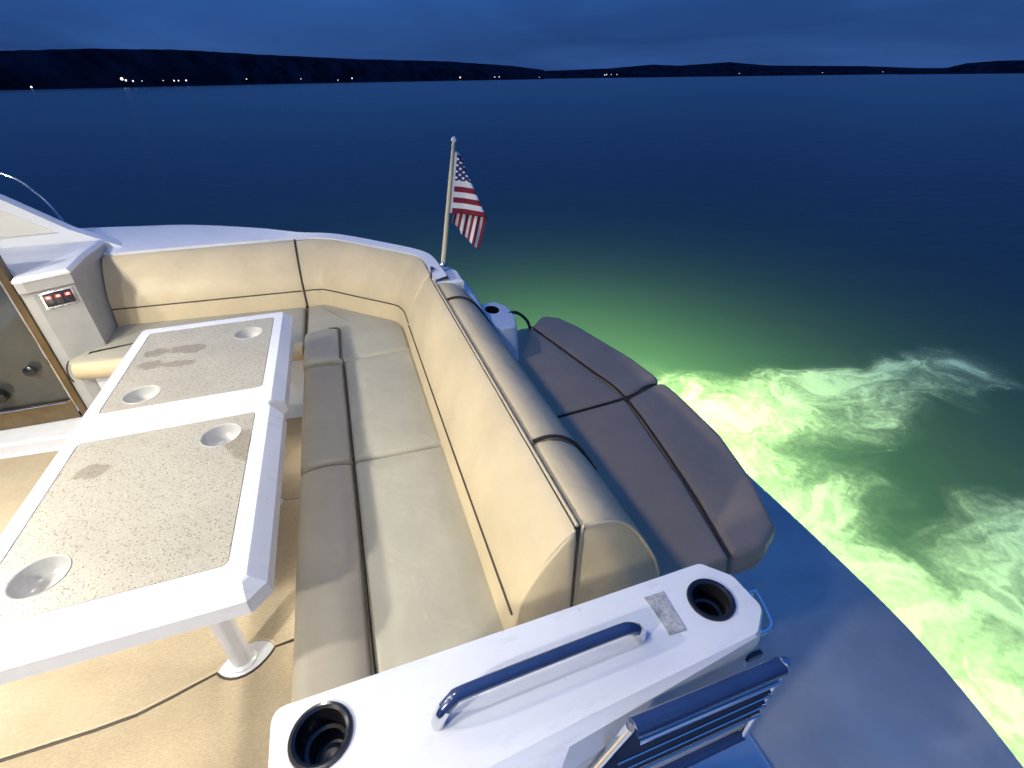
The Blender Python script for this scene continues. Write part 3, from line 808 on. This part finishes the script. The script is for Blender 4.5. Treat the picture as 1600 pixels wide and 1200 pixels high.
bo = obj('bolster_cushion', *bolster(2.427, 2.83, 0.500), S, st, angle=60)
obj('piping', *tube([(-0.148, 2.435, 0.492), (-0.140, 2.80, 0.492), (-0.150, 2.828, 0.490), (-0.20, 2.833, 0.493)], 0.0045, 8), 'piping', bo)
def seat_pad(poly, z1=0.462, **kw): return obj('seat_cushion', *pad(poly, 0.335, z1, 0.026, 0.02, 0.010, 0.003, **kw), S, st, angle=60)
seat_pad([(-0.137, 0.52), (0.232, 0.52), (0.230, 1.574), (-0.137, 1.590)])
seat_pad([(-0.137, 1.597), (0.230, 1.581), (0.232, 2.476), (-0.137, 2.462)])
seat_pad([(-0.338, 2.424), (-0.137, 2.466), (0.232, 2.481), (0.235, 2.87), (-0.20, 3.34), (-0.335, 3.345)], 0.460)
# far bench along the starboard side
fb_ = seat_pad([(-1.585, 2.965), (-0.345, 2.765), (-0.343, 3.35), (-1.46, 3.46), (-1.585, 3.02)], 0.458)
obj('front_roll', *tube([(-1.555, 2.985, 0.398), (-1.2, 2.925, 0.398), (-0.8, 2.857, 0.398), (-0.355, 2.782, 0.398)], [0.052, 0.056, 0.056, 0.054], 16), 'vinyl', fb_)
obj('piping', *tube([(-1.592, 2.96, 0.34), (-1.590, 2.945, 0.38), (-1.585, 2.955, 0.43), (-1.575, 2.985, 0.456)], 0.004, 8, 4), 'piping', fb_)
obj('piping', *tube([(-0.340, 2.80, 0.464), (-0.340, 3.31, 0.464)], 0.005, 8), 'piping', fb_)

for (y, lab) in ((1.25, 'small unseen lamp added low on the near sofa plinth'), (2.25, 'small unseen lamp added low on the far sofa plinth')):  # unseen lamps, added behind the table to brighten the floor
    q_ = thing('added_floor_lamp', lab, 'lamp', (-0.306, y, 0.22), 'unseen lamps added under the sofa')
    obj('bezel', *lathe([(0.022, 0.0), (0.022, 0.004), (0.016, 0.006)], (-0.306, y, 0.22), 16, axis=(-1, 0, 0)), 'chrome', q_)
    obj('lens', *lathe([(0.015, 0.0062), (0.001, 0.009)], (-0.306, y, 0.22), 16, axis=(-1, 0, 0)), 'lamp_white', q_)
    ld = bpy.data.lights.new('added_floor_light', 'POINT'); ld.energy = 2.6; ld.color = (1.0, 0.93, 0.80); ld.shadow_soft_size = 0.02
    lo2 = bpy.data.objects.new('added_floor_light', ld); COL.objects.link(lo2); lo2.parent = q_; lo2.location = (-0.03, 0, 0)
# backrests: one section swept between the seat line and the top line
SEC = [(0.0, .40), (0.02, .45), (0.05, .50), (0.105, .545), (0.125, .562), (0.130, .568), (0.175, .620), (0.32, .685), (0.5, .742), (0.66, .785), (0.80, .818), (0.90, .836), (0.97, .842), (1.0, .836), (1.01, .80), (1.01, .40)]
def back(base, ridge, n_=40, end0=True, end1=True, er=0.03, name='back_cushion', sm=True):
    b3 = [Vector((x, y, 0)) for x, y in base]; r3 = [Vector((x, y, 0)) for x, y in ridge]
    if sm: b3 = catmull(b3, 10); r3 = catmull(r3, 10)
    bs = b3; rs = r3; n_ = len(bs)
    rings = []
    length = sum((rs[i + 1] - rs[i]).length for i in range(n_ - 1))
    for i in range(n_):
        rg = []
        for gq, z in SEC:
            p = bs[i].lerp(rs[i], gq); rg.append(Vector((p.x, p.y, z)))
        rings.append(rg)
    def rounded(first):
        r0 = rings[0] if first else rings[-1]; r1 = rings[1] if first else rings[-2]
        c = sum(r0, Vector()) / len(r0); add = []
        dirn = (r0[8] - r1[8]).normalized()
        for s, o2 in ((0.99, 0.25), (0.965, 0.6), (0.93, 0.85), (0.88, 1.0)):
            add.append([c + (q_ - c) * s + dirn * er * 0.5 * o2 for q_ in r0])
        return add
    if end0: rings = list(reversed(rounded(True))) + rings
    if end1: rings = rings + rounded(False)
    o2 = obj(name, *loft(rings), 'vinyl', st, angle=60)
    pp_ = [bs[i].lerp(rs[i], 0.118) + Vector((0, 0, .565)) for i in range(n_)]
    obj('piping', *tube(pp_, 0.004, 8), 'piping', o2)
    return o2, bs, rs
back([(-1.455, 3.395), (-0.9, 3.350), (-0.345, 3.305)], [(-1.451, 3.615), (-0.9, 3.600), (-0.338, 3.575)], 24, False, True)
o2, bs, rs = back([(-0.325, 3.300), (-0.26, 3.296), (-0.20, 3.270), (-0.01, 3.075), (0.18, 2.88), (0.215, 2.81), (0.228, 2.73), (0.228, 2.585)], [(-0.320, 3.572), (-0.16, 3.545), (-0.08, 3.478), (0.135, 3.225), (0.345, 2.965), (0.390, 2.885), (0.403, 2.79), (0.403, 2.585)], 46, True, True)
# dark welt between the far and corner backrests
obj('piping', *tube([(-0.332, 3.303 + 0.270 * g_ - 0.004, z_ + 0.003) for g_, z_ in SEC[1:13]], 0.006, 8), 'piping', o2)
o3, bs, rs = back([(0.226, 2.56), (0.213, 1.55), (0.207, 0.70)], [(0.392, 2.50), (0.394, 1.5), (0.393, 0.70)], 40, True, True, 0.045)
# end panel of the long backrest facing the camera: welt around its edge
def endwelt(par, pts, r=0.0042, m_='pale_piping'): obj('piping', *tube(pts, r, 8, 3), m_, par)
endwelt(o3, [(0.222, 0.690, .50), (0.236, 0.688, .555), (0.252, 0.688, .62), (0.303, 0.688, .735), (0.350, 0.688, .806), (0.388, 0.690, .838)])

# aft bolsters behind the backrest
def aft_bolster(y0, y1, first=False):
    base = [(0.405, .40), (0.404, .80), (0.409, .826), (0.425, .838), (0.460, .838), (0.505, .824), (0.548, .792), (0.590, .735), (0.630, .668), (0.662, .605), (0.684, .545), (0.694, .48), (0.694, .40)]
    ys_ = [y0, y0 + 0.003, y0 + 0.012, y0 + 0.03] + [y0 + (y1 - y0) * k / 8 for k in range(1, 8)] + [y1 - 0.03, y1 - 0.012, y1 - 0.003, y1]
    sh = [0.035, 0.018, 0.006, 0] + [0] * 7 + [0, 0.006, 0.018, 0.035]
    rings = []
    for y, s in zip(ys_, sh):
        rings.append([(0.54 + (x - 0.54) * (1 - s), y, 0.45 + (z - 0.45) * (1 - s)) for x, z in base])
    return loft(rings)
for i, (y0, y1) in enumerate(((0.695, 1.035), (1.042, 2.20), (2.207, 2.44))):
    ab = obj('aft_bolster', *aft_bolster(y0, y1), 'vinyl', st, angle=60)
    if i == 0:
        obj('piping', *tube([(0.410, 0.697, .47), (0.410, 0.697, .80), (0.43, 0.696, .832), (0.50, 0.696, .82), (0.545, 0.696, .788), (0.588, 0.696, .728), (0.655, 0.696, .60), (0.682, 0.697, .50)], 0.0042, 8, 4), 'pale_piping', ab)
    if i < 2:
        obj('piping', *tube([(0.415, y1 + 0.0035, .835), (0.46, y1 + 0.0035, .840), (0.505, y1 + 0.0035, .828), (0.548, y1 + 0.0035, .796), (0.59, y1 + 0.0035, .739), (0.64, y1 + 0.0035, .65)], 0.0055, 8, 4), 'piping', ab)
obj('top_welt', *tube([(0.399, 0.70, .838), (0.399, 1.5, .840), (0.399, 2.44, .840)], 0.005, 8), 'pale_piping', st)
obj('top_gap', *box(0.3935, 0.4045, 0.70, 2.44, .78, .829, 0.0), 'piping', st)

# ================================================================== AFT SUN LOUNGE
sl = thing('aft_lounge', 'taupe vinyl lounge cushion over the swim platform behind the sofa', 'lounge', (1.05, 1.7, -0.35))
obj('base', *prism([(0.705, 0.80), (1.10, 0.82), (1.30, 1.3), (1.32, 1.75), (1.20, 2.42), (1.05, 2.58), (0.705, 2.55)], -0.348, 0.262, 0.01), 'gelgrey', sl)
T = 'vinyl_taupe'
def lpad(name, poly, z1, r, corner=0.02, im=None):
    return obj(name, *pad(poly, 0.262, z1, r, corner, 0.006, 0.004, im), T, sl, angle=60)
lpad('seat_cushion', [(0.705, 0.745), (1.010, 0.745), (1.085, 1.10), (1.168, 1.690), (0.705, 1.655)], 0.400, 0.02)
lpad('seat_cushion', [(0.705, 1.662), (1.168, 1.697), (1.120, 2.05), (1.020, 2.615), (0.705, 2.60)], 0.400, 0.02)
lpad('edge_bolster', [(1.018, 0.745), (1.16, 0.745), (1.262, 0.80), (1.35, 1.00), (1.428, 1.30), (1.446, 1.60), (1.444, 1.785), (1.175, 1.692), (1.092, 1.10)], 0.402, 0.036, 0.05, 0.03)
lpad('edge_bolster', [(1.175, 1.700), (1.443, 1.793), (1.42, 2.05), (1.315, 2.53), (1.25, 2.70), (1.15, 2.76), (1.028, 2.63), (1.127, 2.05)], 0.402, 0.036, 0.05, 0.03)
obj('piping', *tube([(1.012, 0.75, .395), (1.088, 1.10, .398), (1.171, 1.694, .398), (1.123, 2.05, .398), (1.022, 2.62, .397)], 0.0048, 8, 6), 'piping', sl)
obj('piping', *tube([(0.71, 1.659, .397), (1.171, 1.695, .398), (1.30, 1.738, .402), (1.38, 1.765, .388), (1.435, 1.786, .345), (1.447, 1.79, .29)], 0.0048, 8, 5), 'piping', sl)

# ================================================================== TRANSOM CONSOLE (foreground)
cs = thing('transom_console', 'white fibreglass console with black cup holders and a steel rail coloured by sky reflection in the foreground', 'console', (0.2, 0.38, -0.35))
MZ = 0.85
top = round_poly([(-0.266, 0.505), (0.600, 0.507), (0.646, 0.457), (0.652, 0.380), (0.606, 0.340), (0.22, 0.318), (-0.262, 0.282)], 0.022, 4)
out_p = round_poly([(-0.274, 0.507), (0.602, 0.5075), (0.654, 0.459), (0.660, 0.376), (0.614, 0.334), (0.158, 0.266), (-0.270, 0.200)], 0.022, 4)
CUPS = [(-0.188, 0.437, 0.044), (0.566, 0.427, 0.040)]
mb = MB()
mb.add(*fill_holes(top, [circle(x, y, r) for x, y, r in CUPS], MZ))
oo = out_p
rings = [[(x, y, MZ) for x, y in top], [(x * 0.5 + a * 0.5, y * 0.5 + b_ * 0.5, MZ - 0.008) for (x, y), (a, b_) in zip(oo, top)], [(x, y, MZ - 0.030) for x, y in oo], [(x, y, MZ - 0.060) for x, y in oo], [(x, y, 0.55) for x, y in offset(oo, 0.010)], [(x, y, -0.34) for x, y in offset(oo, 0.02)]]
mb.add(*loft(rings, False, False))
cb = mb.build('console_body', 'gel', cs, angle=22)
for (x, y, r) in CUPS:
    h = obj('cup_holder', *lathe([(r + 0.001, -0.004), (r + 0.0075, 0.0006), (r + 0.006, 0.004), (r + 0.001, 0.005), (r - 0.004, 0.002), (r - 0.006, -0.015), (r - 0.008, -0.045), (r - 0.014, -0.047), (r - 0.016, -0.085), (0.001, -0.087)], (x, y, MZ), 36, close=False), 'black', cs)
    obj('drain_ring', *lathe([(r - 0.020, -0.0855), (r - 0.024, -0.083), (r - 0.028, -0.0855)], (x, y, MZ), 28, close=False), 'dark', h)
rl = obj('grab_rail', *tube([(0.010, 0.397, .878), (0.026, 0.401, .889), (0.048, 0.404, .893), (0.20, 0.4075, .894), (0.335, 0.410, .893), (0.362, 0.410, .889), (0.378, 0.409, .878)], 0.0115, 14, 5), 'sky_tinted_tube', cs)
obj('rail_end', *tube([(-0.004, 0.392, .8505), (0.002, 0.394, .866), (0.0125, 0.3975, .880)], 0.0122, 14, 4), 'chrome', rl)
obj('rail_end', *tube([(0.389, 0.408, .8505), (0.386, 0.4085, .866), (0.3765, 0.409, .880)], 0.0122, 14, 4), 'chrome', rl)
# printed plate with rows of worn lettering
m, t, b = new_mat('worn_plate')
co = nd(t, 'ShaderNodeTexCoord')
mp = nd(t, 'ShaderNodeMapping'); mp.inputs['Scale'].default_value = (190, 150, 1); t.links.new(co.outputs['Object'], mp.inputs[0])
n1 = nd(t, 'ShaderNodeTexNoise', Scale=1.0, Detail=3.0); t.links.new(mp.outputs[0], n1.inputs['Vector'])
n2 = nd(t, 'ShaderNodeTexNoise', Scale=45.0, Detail=4.0); t.links.new(co.outputs['Object'], n2.inputs['Vector'])
r1 = ramp(t, n1.outputs[0], [(0.44, (0.40, 0.40, 0.40)), (0.58, (0.55, 0.55, 0.55))])
r2 = ramp(t, n2.outputs[0], [(0.35, (0.75, 0.74, 0.72)), (0.65, (1.0, 1.0, 1.0))])
mm = nd(t, 'ShaderNodeMixRGB', blend_type='MULTIPLY'); mm.inputs[0].default_value = 1
t.links.new(r1.outputs[0], mm.inputs[1]); t.links.new(r2.outputs[0], mm.inputs[2]); t.links.new(mm.outputs[0], b.inputs['Base Color'])
b.inputs['Roughness'].default_value = 0.4
MT['plate'] = m
obj('label_plate', *prism([(0.440, 0.476), (0.485, 0.4745), (0.480, 0.389), (0.4425, 0.3905)], MZ + 0.0002, MZ + 0.0020, 0.0008), 'plate', cs)
obj('tie_loop', *tube([(0.652, 0.432, .800), (0.690, 0.436, .800), (0.703, 0.430, .796), (0.704, 0.385, .770), (0.692, 0.372, .762), (0.652, 0.372, .762)], 0.0065, 10, 5), 'chrome', cs)
for (x, y) in ((0.600, 0.3325), (0.585, 0.331)): pass
obj('latch', *box(0.59, 0.625, 0.325, 0.334, 0.775, 0.795, 0.003), 'dark', cs)

# ================================================================== LOUVRED GATE
gt = thing('transom_gate', 'small louvred stainless gate with dark rails below the console', 'gate', (0.42, 0.272, 0.5))
GY = 0.272
obj('top_rail', *tube([(0.290, GY, .872), (0.590, GY, .864)], 0.0155, 14), 'sky_tinted_tube', gt)
fr_ = obj('side_post', *tube([(0.592, GY, .868), (0.596, GY, .855), (0.584, GY, .605)], 0.009, 12, 4), 'chrome', gt)
obj('side_bracket', *tube([(0.283, GY, .880), (0.213, GY, .742)], 0.008, 12), 'chrome', gt)
obj('chrome_strip', *tube([(0.296, GY - 0.012, .846), (0.586, GY - 0.012, .838)], 0.005, 10), 'chrome', gt)
for i, z in enumerate((.812, .772, .736)):
    xl = 0.286 - (0.872 - z) * 0.5 + 0.006
    lv = obj('louvre', *loft([[(xl, GY - 0.012, z - 0.012), (xl, GY + 0.010, z + 0.010), (xl, GY + 0.012, z + 0.008), (xl, GY - 0.010, z - 0.016)], [(0.580, GY - 0.012, z - 0.012), (0.580, GY + 0.010, z + 0.010), (0.580, GY + 0.012, z + 0.008), (0.580, GY - 0.010, z - 0.016)]]), 'dark', gt, angle=20)
    obj('louvre_edge', *tube([(xl, GY - 0.014, z - 0.015), (0.580, GY - 0.014, z - 0.015)], 0.0022, 8), 'chrome', lv)
obj('white_panel', *box(0.235, 0.580, GY + 0.006, GY + 0.014, .560, .730, 0.002), 'gel', gt)
obj('bottom_rail', *tube([(0.20, GY, .590), (0.584, GY, .600)], 0.011, 12), 'sky_tinted_tube', gt)
obj('hinge_leg', *tube([(0.40, GY + 0.01, .595), (0.40, GY + 0.018, .0), (0.40, GY + 0.018, -0.349)], 0.012, 10), 'chrome', gt)

# ================================================================== SWITCH CABINET, DOOR
cab = thing('switch_cabinet', 'grey corner cabinet with white cap and red lit switch panel', 'cabinet', (-1.6, 3.35, 0.0))
body_p = [(-1.640, 3.030), (-1.585, 3.020), (-1.432, 3.110), (-1.462, 3.40), (-1.462, 3.68), (-1.95, 3.70), (-1.642, 3.15)]
obj('cabinet_body', *prism(body_p, 0.076, 0.845, 0.004), 'cabinet', cab, angle=25)
cap_p = [(-1.632, 3.004), (-1.590, 3.002), (-1.420, 3.102), (-1.445, 3.40), (-1.440, 3.70), (-2.06, 3.705), (-1.66, 3.11)]
obj('cap_band', *prism(offset(ccw(cap_p), 0.003), 0.846, 0.900, 0.002), 'cabinet', cab, angle=25)
obj('cap', *prism(cap_p, 0.901, 0.925, 0.012), 'gel', cab, angle=18)
# switch panel on the face towards the seat
fa0 = Vector((-1.585, 3.020, 0)); fa1 = Vector((-1.432, 3.110, 0)); fd = (fa1 - fa0).normalized(); fnm = Vector((fd.y, -fd.x, 0))
def onface(s, z, o2): p = fa0 + fd * s + fnm * o2; return (p.x, p.y, z)
def fbox(s0, s1, z0, z1, o0, o1):
    return loft([[onface(s0, z0, o0), onface(s1, z0, o0), onface(s1, z1, o0), onface(s0, z1, o0)], [onface(s0, z0, o1), onface(s1, z0, o1), onface(s1, z1, o1), onface(s0, z1, o1)]])
pn = obj('switch_panel', *fbox(0.022, 0.160, .745, .832, 0.0005, 0.007), 'chrome', cab, smooth=False)
obj('panel_face', *fbox(0.030, 0.152, .753, .824, 0.0072, 0.0085), 'dark', pn, smooth=False)
for i in range(3):
    s = 0.050 + i * 0.041
    obj('switch', *fbox(s - 0.013, s + 0.013, .765, .815, 0.009, 0.013), 'black', pn, smooth=False)
    obj('red_light', *fbox(s - 0.011, s + 0.011, .796, .809, 0.0132, 0.0142), 'led_red', pn, smooth=False)
    obj('white_light', *fbox(s - 0.005, s + 0.005, .800, .806, 0.0144, 0.0150), 'led_white', pn, smooth=False)

dr = thing('glass_door', 'grey tinted glass door in a bronze frame left of the cabinet', 'door', (-2.2, 3.2, 0.076))
DY = 3.035
obj('glass_pane', *box(-3.0, -1.673, DY, DY + 0.008, 0.20, 1.16, 0.001), 'glass', dr)
obj('frame_post', *box(-1.672, -1.642, DY - 0.02, DY + 0.03, 0.078, 1.22, 0.004), 'bronze', dr)
obj('chrome_edge', *tube([(-1.680, DY - 0.012, 0.12), (-1.680, DY - 0.012, 1.2)], 0.006, 8), 'chrome', dr)
obj('bottom_rail', *box(-3.0, -1.684, DY - 0.02, DY + 0.03, 0.078, 0.198, 0.004), 'bronze', dr)
obj('chrome_edge', *tube([(-3.0, DY - 0.022, 0.195), (-1.70, DY - 0.022, 0.195)], 0.005, 8), 'chrome', dr)
obj('top_rail', *box(-3.0, -1.684, DY - 0.02, DY + 0.03, 1.162, 1.22, 0.004), 'bronze', dr)
kn = obj('knob', *lathe([(0.012, 0.0), (0.012, 0.02), (0.028, 0.024), (0.030, 0.036), (0.020, 0.044), (0.001, 0.046)], (-1.775, DY, 0.42), 18, axis=(0, -1, 0)), 'black', dr)
obj('stop', *lathe([(0.03, 0.0), (0.05, 0.015), (0.05, 0.05), (0.03, 0.06), (0.001, 0.061)], (-1.985, DY - 0.001, 0.30), 18, axis=(0, -1, 0)), 'black', dr)

# wire rail along the side deck
wr = thing('side_rail', 'thin pale side deck rail curving down at the left edge', 'rail', (-1.69, 3.9, 0.88))
obj('rail_wire', *tube([(-2.9, 3.93, 1.52), (-2.3, 3.92, 1.44), (-1.87, 3.90, 1.305), (-1.745, 3.90, 1.18), (-1.69, 3.90, 1.04), (-1.665, 3.90, 0.885)], 0.007, 8, 6), 'chrome', wr)

# ================================================================== STERN FITTINGS
rh = thing('mooring_fairlead', 'white moulded fairlead with a black opening at the starboard quarter', 'fairlead', (0.74, 2.4, 0.2))
rb = round_poly([(0.668, 2.57), (0.775, 2.60), (0.825, 2.50), (0.822, 2.36), (0.785, 2.215), (0.672, 2.215)], 0.035, 5)
rb = ccw(rb)
hole = [(0.722 + 0.040 * math.cos(2 * math.pi * k / 24), 2.475 + 0.058 * math.sin(2 * math.pi * k / 24)) for k in range(24)]
mb = MB(); mb.add(*fill_holes(offset(rb, 0.014), [hole], .62))
mb.add(*loft([[(x, y, .62) for x, y in offset(rb, 0.014)], [(x, y, .616) for x, y in offset(rb, 0.005)], [(x, y, .604) for x, y in rb], [(x, y, .20) for x, y in offset(rb, -0.02)]], False, True))
mb.build('moulding', 'gel', rh, angle=40)
obj('black_opening', *loft([[(x, y, .6205) for x, y in hole], [(x, y, .57) for x, y in offset(ccw(hole), 0.006)]], False, True), 'black', rh)
rp = obj('mooring_line', *tube([(0.80, 2.40, .615), (0.845, 2.44, .60), (0.90, 2.47, .56), (0.95, 2.50, .50), (0.985, 2.55, .43), (1.01, 2.60, .40)], 0.009, 8, 6), 'rope')
tag(rp, 'short dark rope from the white fairlead to the lounge cushion', 'rope')

# flagstaff and flag
fs = thing('flagstaff', 'cream flagstaff with a round white top at the stern corner', 'flagpole', (0.488, 2.62, 0.86))
pb = Vector((0.486, 2.62, 0.865)); pt = Vector((0.595, 2.62, 1.485))
pd_ = (pt - pb).normalized()
obj('staff', *tube([pb, pb.lerp(pt, 0.5), pt], [0.0135, 0.0115, 0.0085], 12), 'pole', fs)
obj('finial', *lathe([(0.001, -0.014), (0.009, -0.012), (0.014, -0.004), (0.0145, 0.003), (0.011, 0.010), (0.001, 0.015)], pt + pd_ * 0.010, 16, axis=pd_), 'gel', fs)
obj('socket', *lathe([(0.022, -0.012), (0.022, 0.012), (0.017, 0.020)], pb, 16, axis=pd_), 'chrome', fs)

m, t, b = new_mat('flag_cloth')
uv = nd(t, 'ShaderNodeUVMap', uv_map='UVMap')
sp = nd(t, 'ShaderNodeSeparateXYZ'); t.links.new(uv.outputs[0], sp.inputs[0])
def mth(op, a, b_=None, c=None):
    x = nd(t, 'ShaderNodeMath', operation=op)
    for i, q_ in enumerate((a, b_, c)):
        if q_ is None: continue
        if isinstance(q_, (int, float)): x.inputs[i].default_value = q_
        else: t.links.new(q_, x.inputs[i])
    return x.outputs[0]
NST = 11.0
sv = mth('MULTIPLY', sp.outputs[1], NST)
stripe = mth('LESS_THAN', mth('FRACT', mth('MULTIPLY', sv, 0.5)), 0.5)   # stripes from the bottom: red first
mixc = nd(t, 'ShaderNodeMixRGB'); t.links.new(stripe, mixc.inputs[0])
mixc.inputs[1].default_value = (0.80, 0.80, 0.80, 1); mixc.inputs[2].default_value = (0.22, 0.010, 0.032, 1)
cant = mth('MULTIPLY', mth('LESS_THAN', sp.outputs[0], 0.60), mth('GREATER_THAN', sp.outputs[1], 6.0 / NST))
# staggered stars
su = mth('MULTIPLY', sp.outputs[0], 9.6 * 1.0); svv = mth('MULTIPLY', mth('SUBTRACT', sp.outputs[1], 6.0 / NST), 16.5)
def dots(ou, ov):
    a = mth('SUBTRACT', mth('FRACT', mth('ADD', mth('MULTIPLY', su, 0.85), ou)), 0.5); c = mth('SUBTRACT', mth('FRACT', mth('ADD', mth('MULTIPLY', svv, 0.62), ov)), 0.5)
    return mth('LESS_THAN', mth('ADD', mth('MULTIPLY', a, a), mth('MULTIPLY', c, c)), 0.040)
star = mth('MAXIMUM', dots(0, 0), dots(0.5, 0.5))
canc = nd(t, 'ShaderNodeMixRGB'); t.links.new(star, canc.inputs[0]); canc.inputs[1].default_value = (0.018, 0.025, 0.12, 1); canc.inputs[2].default_value = (0.82, 0.82, 0.82, 1)
fin_ = nd(t, 'ShaderNodeMixRGB'); t.links.new(cant, fin_.inputs[0]); t.links.new(mixc.outputs[0], fin_.inputs[1]); t.links.new(canc.outputs[0], fin_.inputs[2])
hem = nd(t, 'ShaderNodeMixRGB'); t.links.new(mth('LESS_THAN', sp.outputs[0], 0.045), hem.inputs[0]); t.links.new(fin_.outputs[0], hem.inputs[1]); hem.inputs[2].default_value = (0.75, 0.75, 0.75, 1)
t.links.new(hem.outputs[0], b.inputs['Base Color'])
b.inputs['Roughness'].default_value = 0.8
MT['flag'] = m
H0 = pb.lerp(pt, 0.455); HT = pb.lerp(pt, 0.93); HL = (HT - H0).length
ud = Vector((0.93, -0.30, 0)).normalized(); ub = Vector((0.30, 0.93, 0)).normalized()
NU, NV = 60, 40; UL = 1.36; UF = 0.66
v = []; uvs = []; f = []
for i in range(NU + 1):
    for j in range(NV + 1):
        vv = j / NV
        uf = UF * (1 - vv) + 0.02
        s = i / NU
        u = UL * s
        if u <= uf:
            xx = u; yy = vv - 0.13 * u; zz = 0.03 * math.sin(7 * u + 2 * vv) * min(1, u * 4)
        else:
            w = u - uf
            yb = vv - 0.13 * uf
            bend = min(w / 0.05, 1)
            gx = 0.19 + (uf - 0.02) / UF * (UF - 0.17)
            k_ = 1 - math.exp(-w / 0.10)
            xx = uf + 0.012 * math.sin(bend * math.pi) + (gx - uf) * k_ - 0.10 * w
            drop = w * (0.93 if vv < 0.7 else 0.9)
            yy = yb - drop
            zz = 0.03 * math.sin(7 * uf + 2 * vv) * min(1, uf * 4) + 0.13 * k_ + 0.03 * math.sin(13 * vv + 2 * w) * min(1, w * 3)
        v.append(H0 + (HT - H0) * yy * 1.0 + ud * (0.010 / 1 + xx * HL) + ub * zz * HL * 1.2)
        uvs.append((u, vv))
for i in range(NU):
    for j in range(NV):
        a = i * (NV + 1) + j
        f.append((a, a + NV + 1, a + NV + 2, a + 1))
fl = obj('flag', v, f, 'flag', None, angle=180)
ul = fl.data.uv_layers.new(name='UVMap')
for lp in fl.data.loops: ul.data[lp.index].uv = uvs[lp.vertex_index]
sol = fl.modifiers.new('cloth_thickness', 'SOLIDIFY'); sol.thickness = 0.0012
tag(fl, 'small red white and blue striped flag with stars hanging from the flagstaff', 'flag')
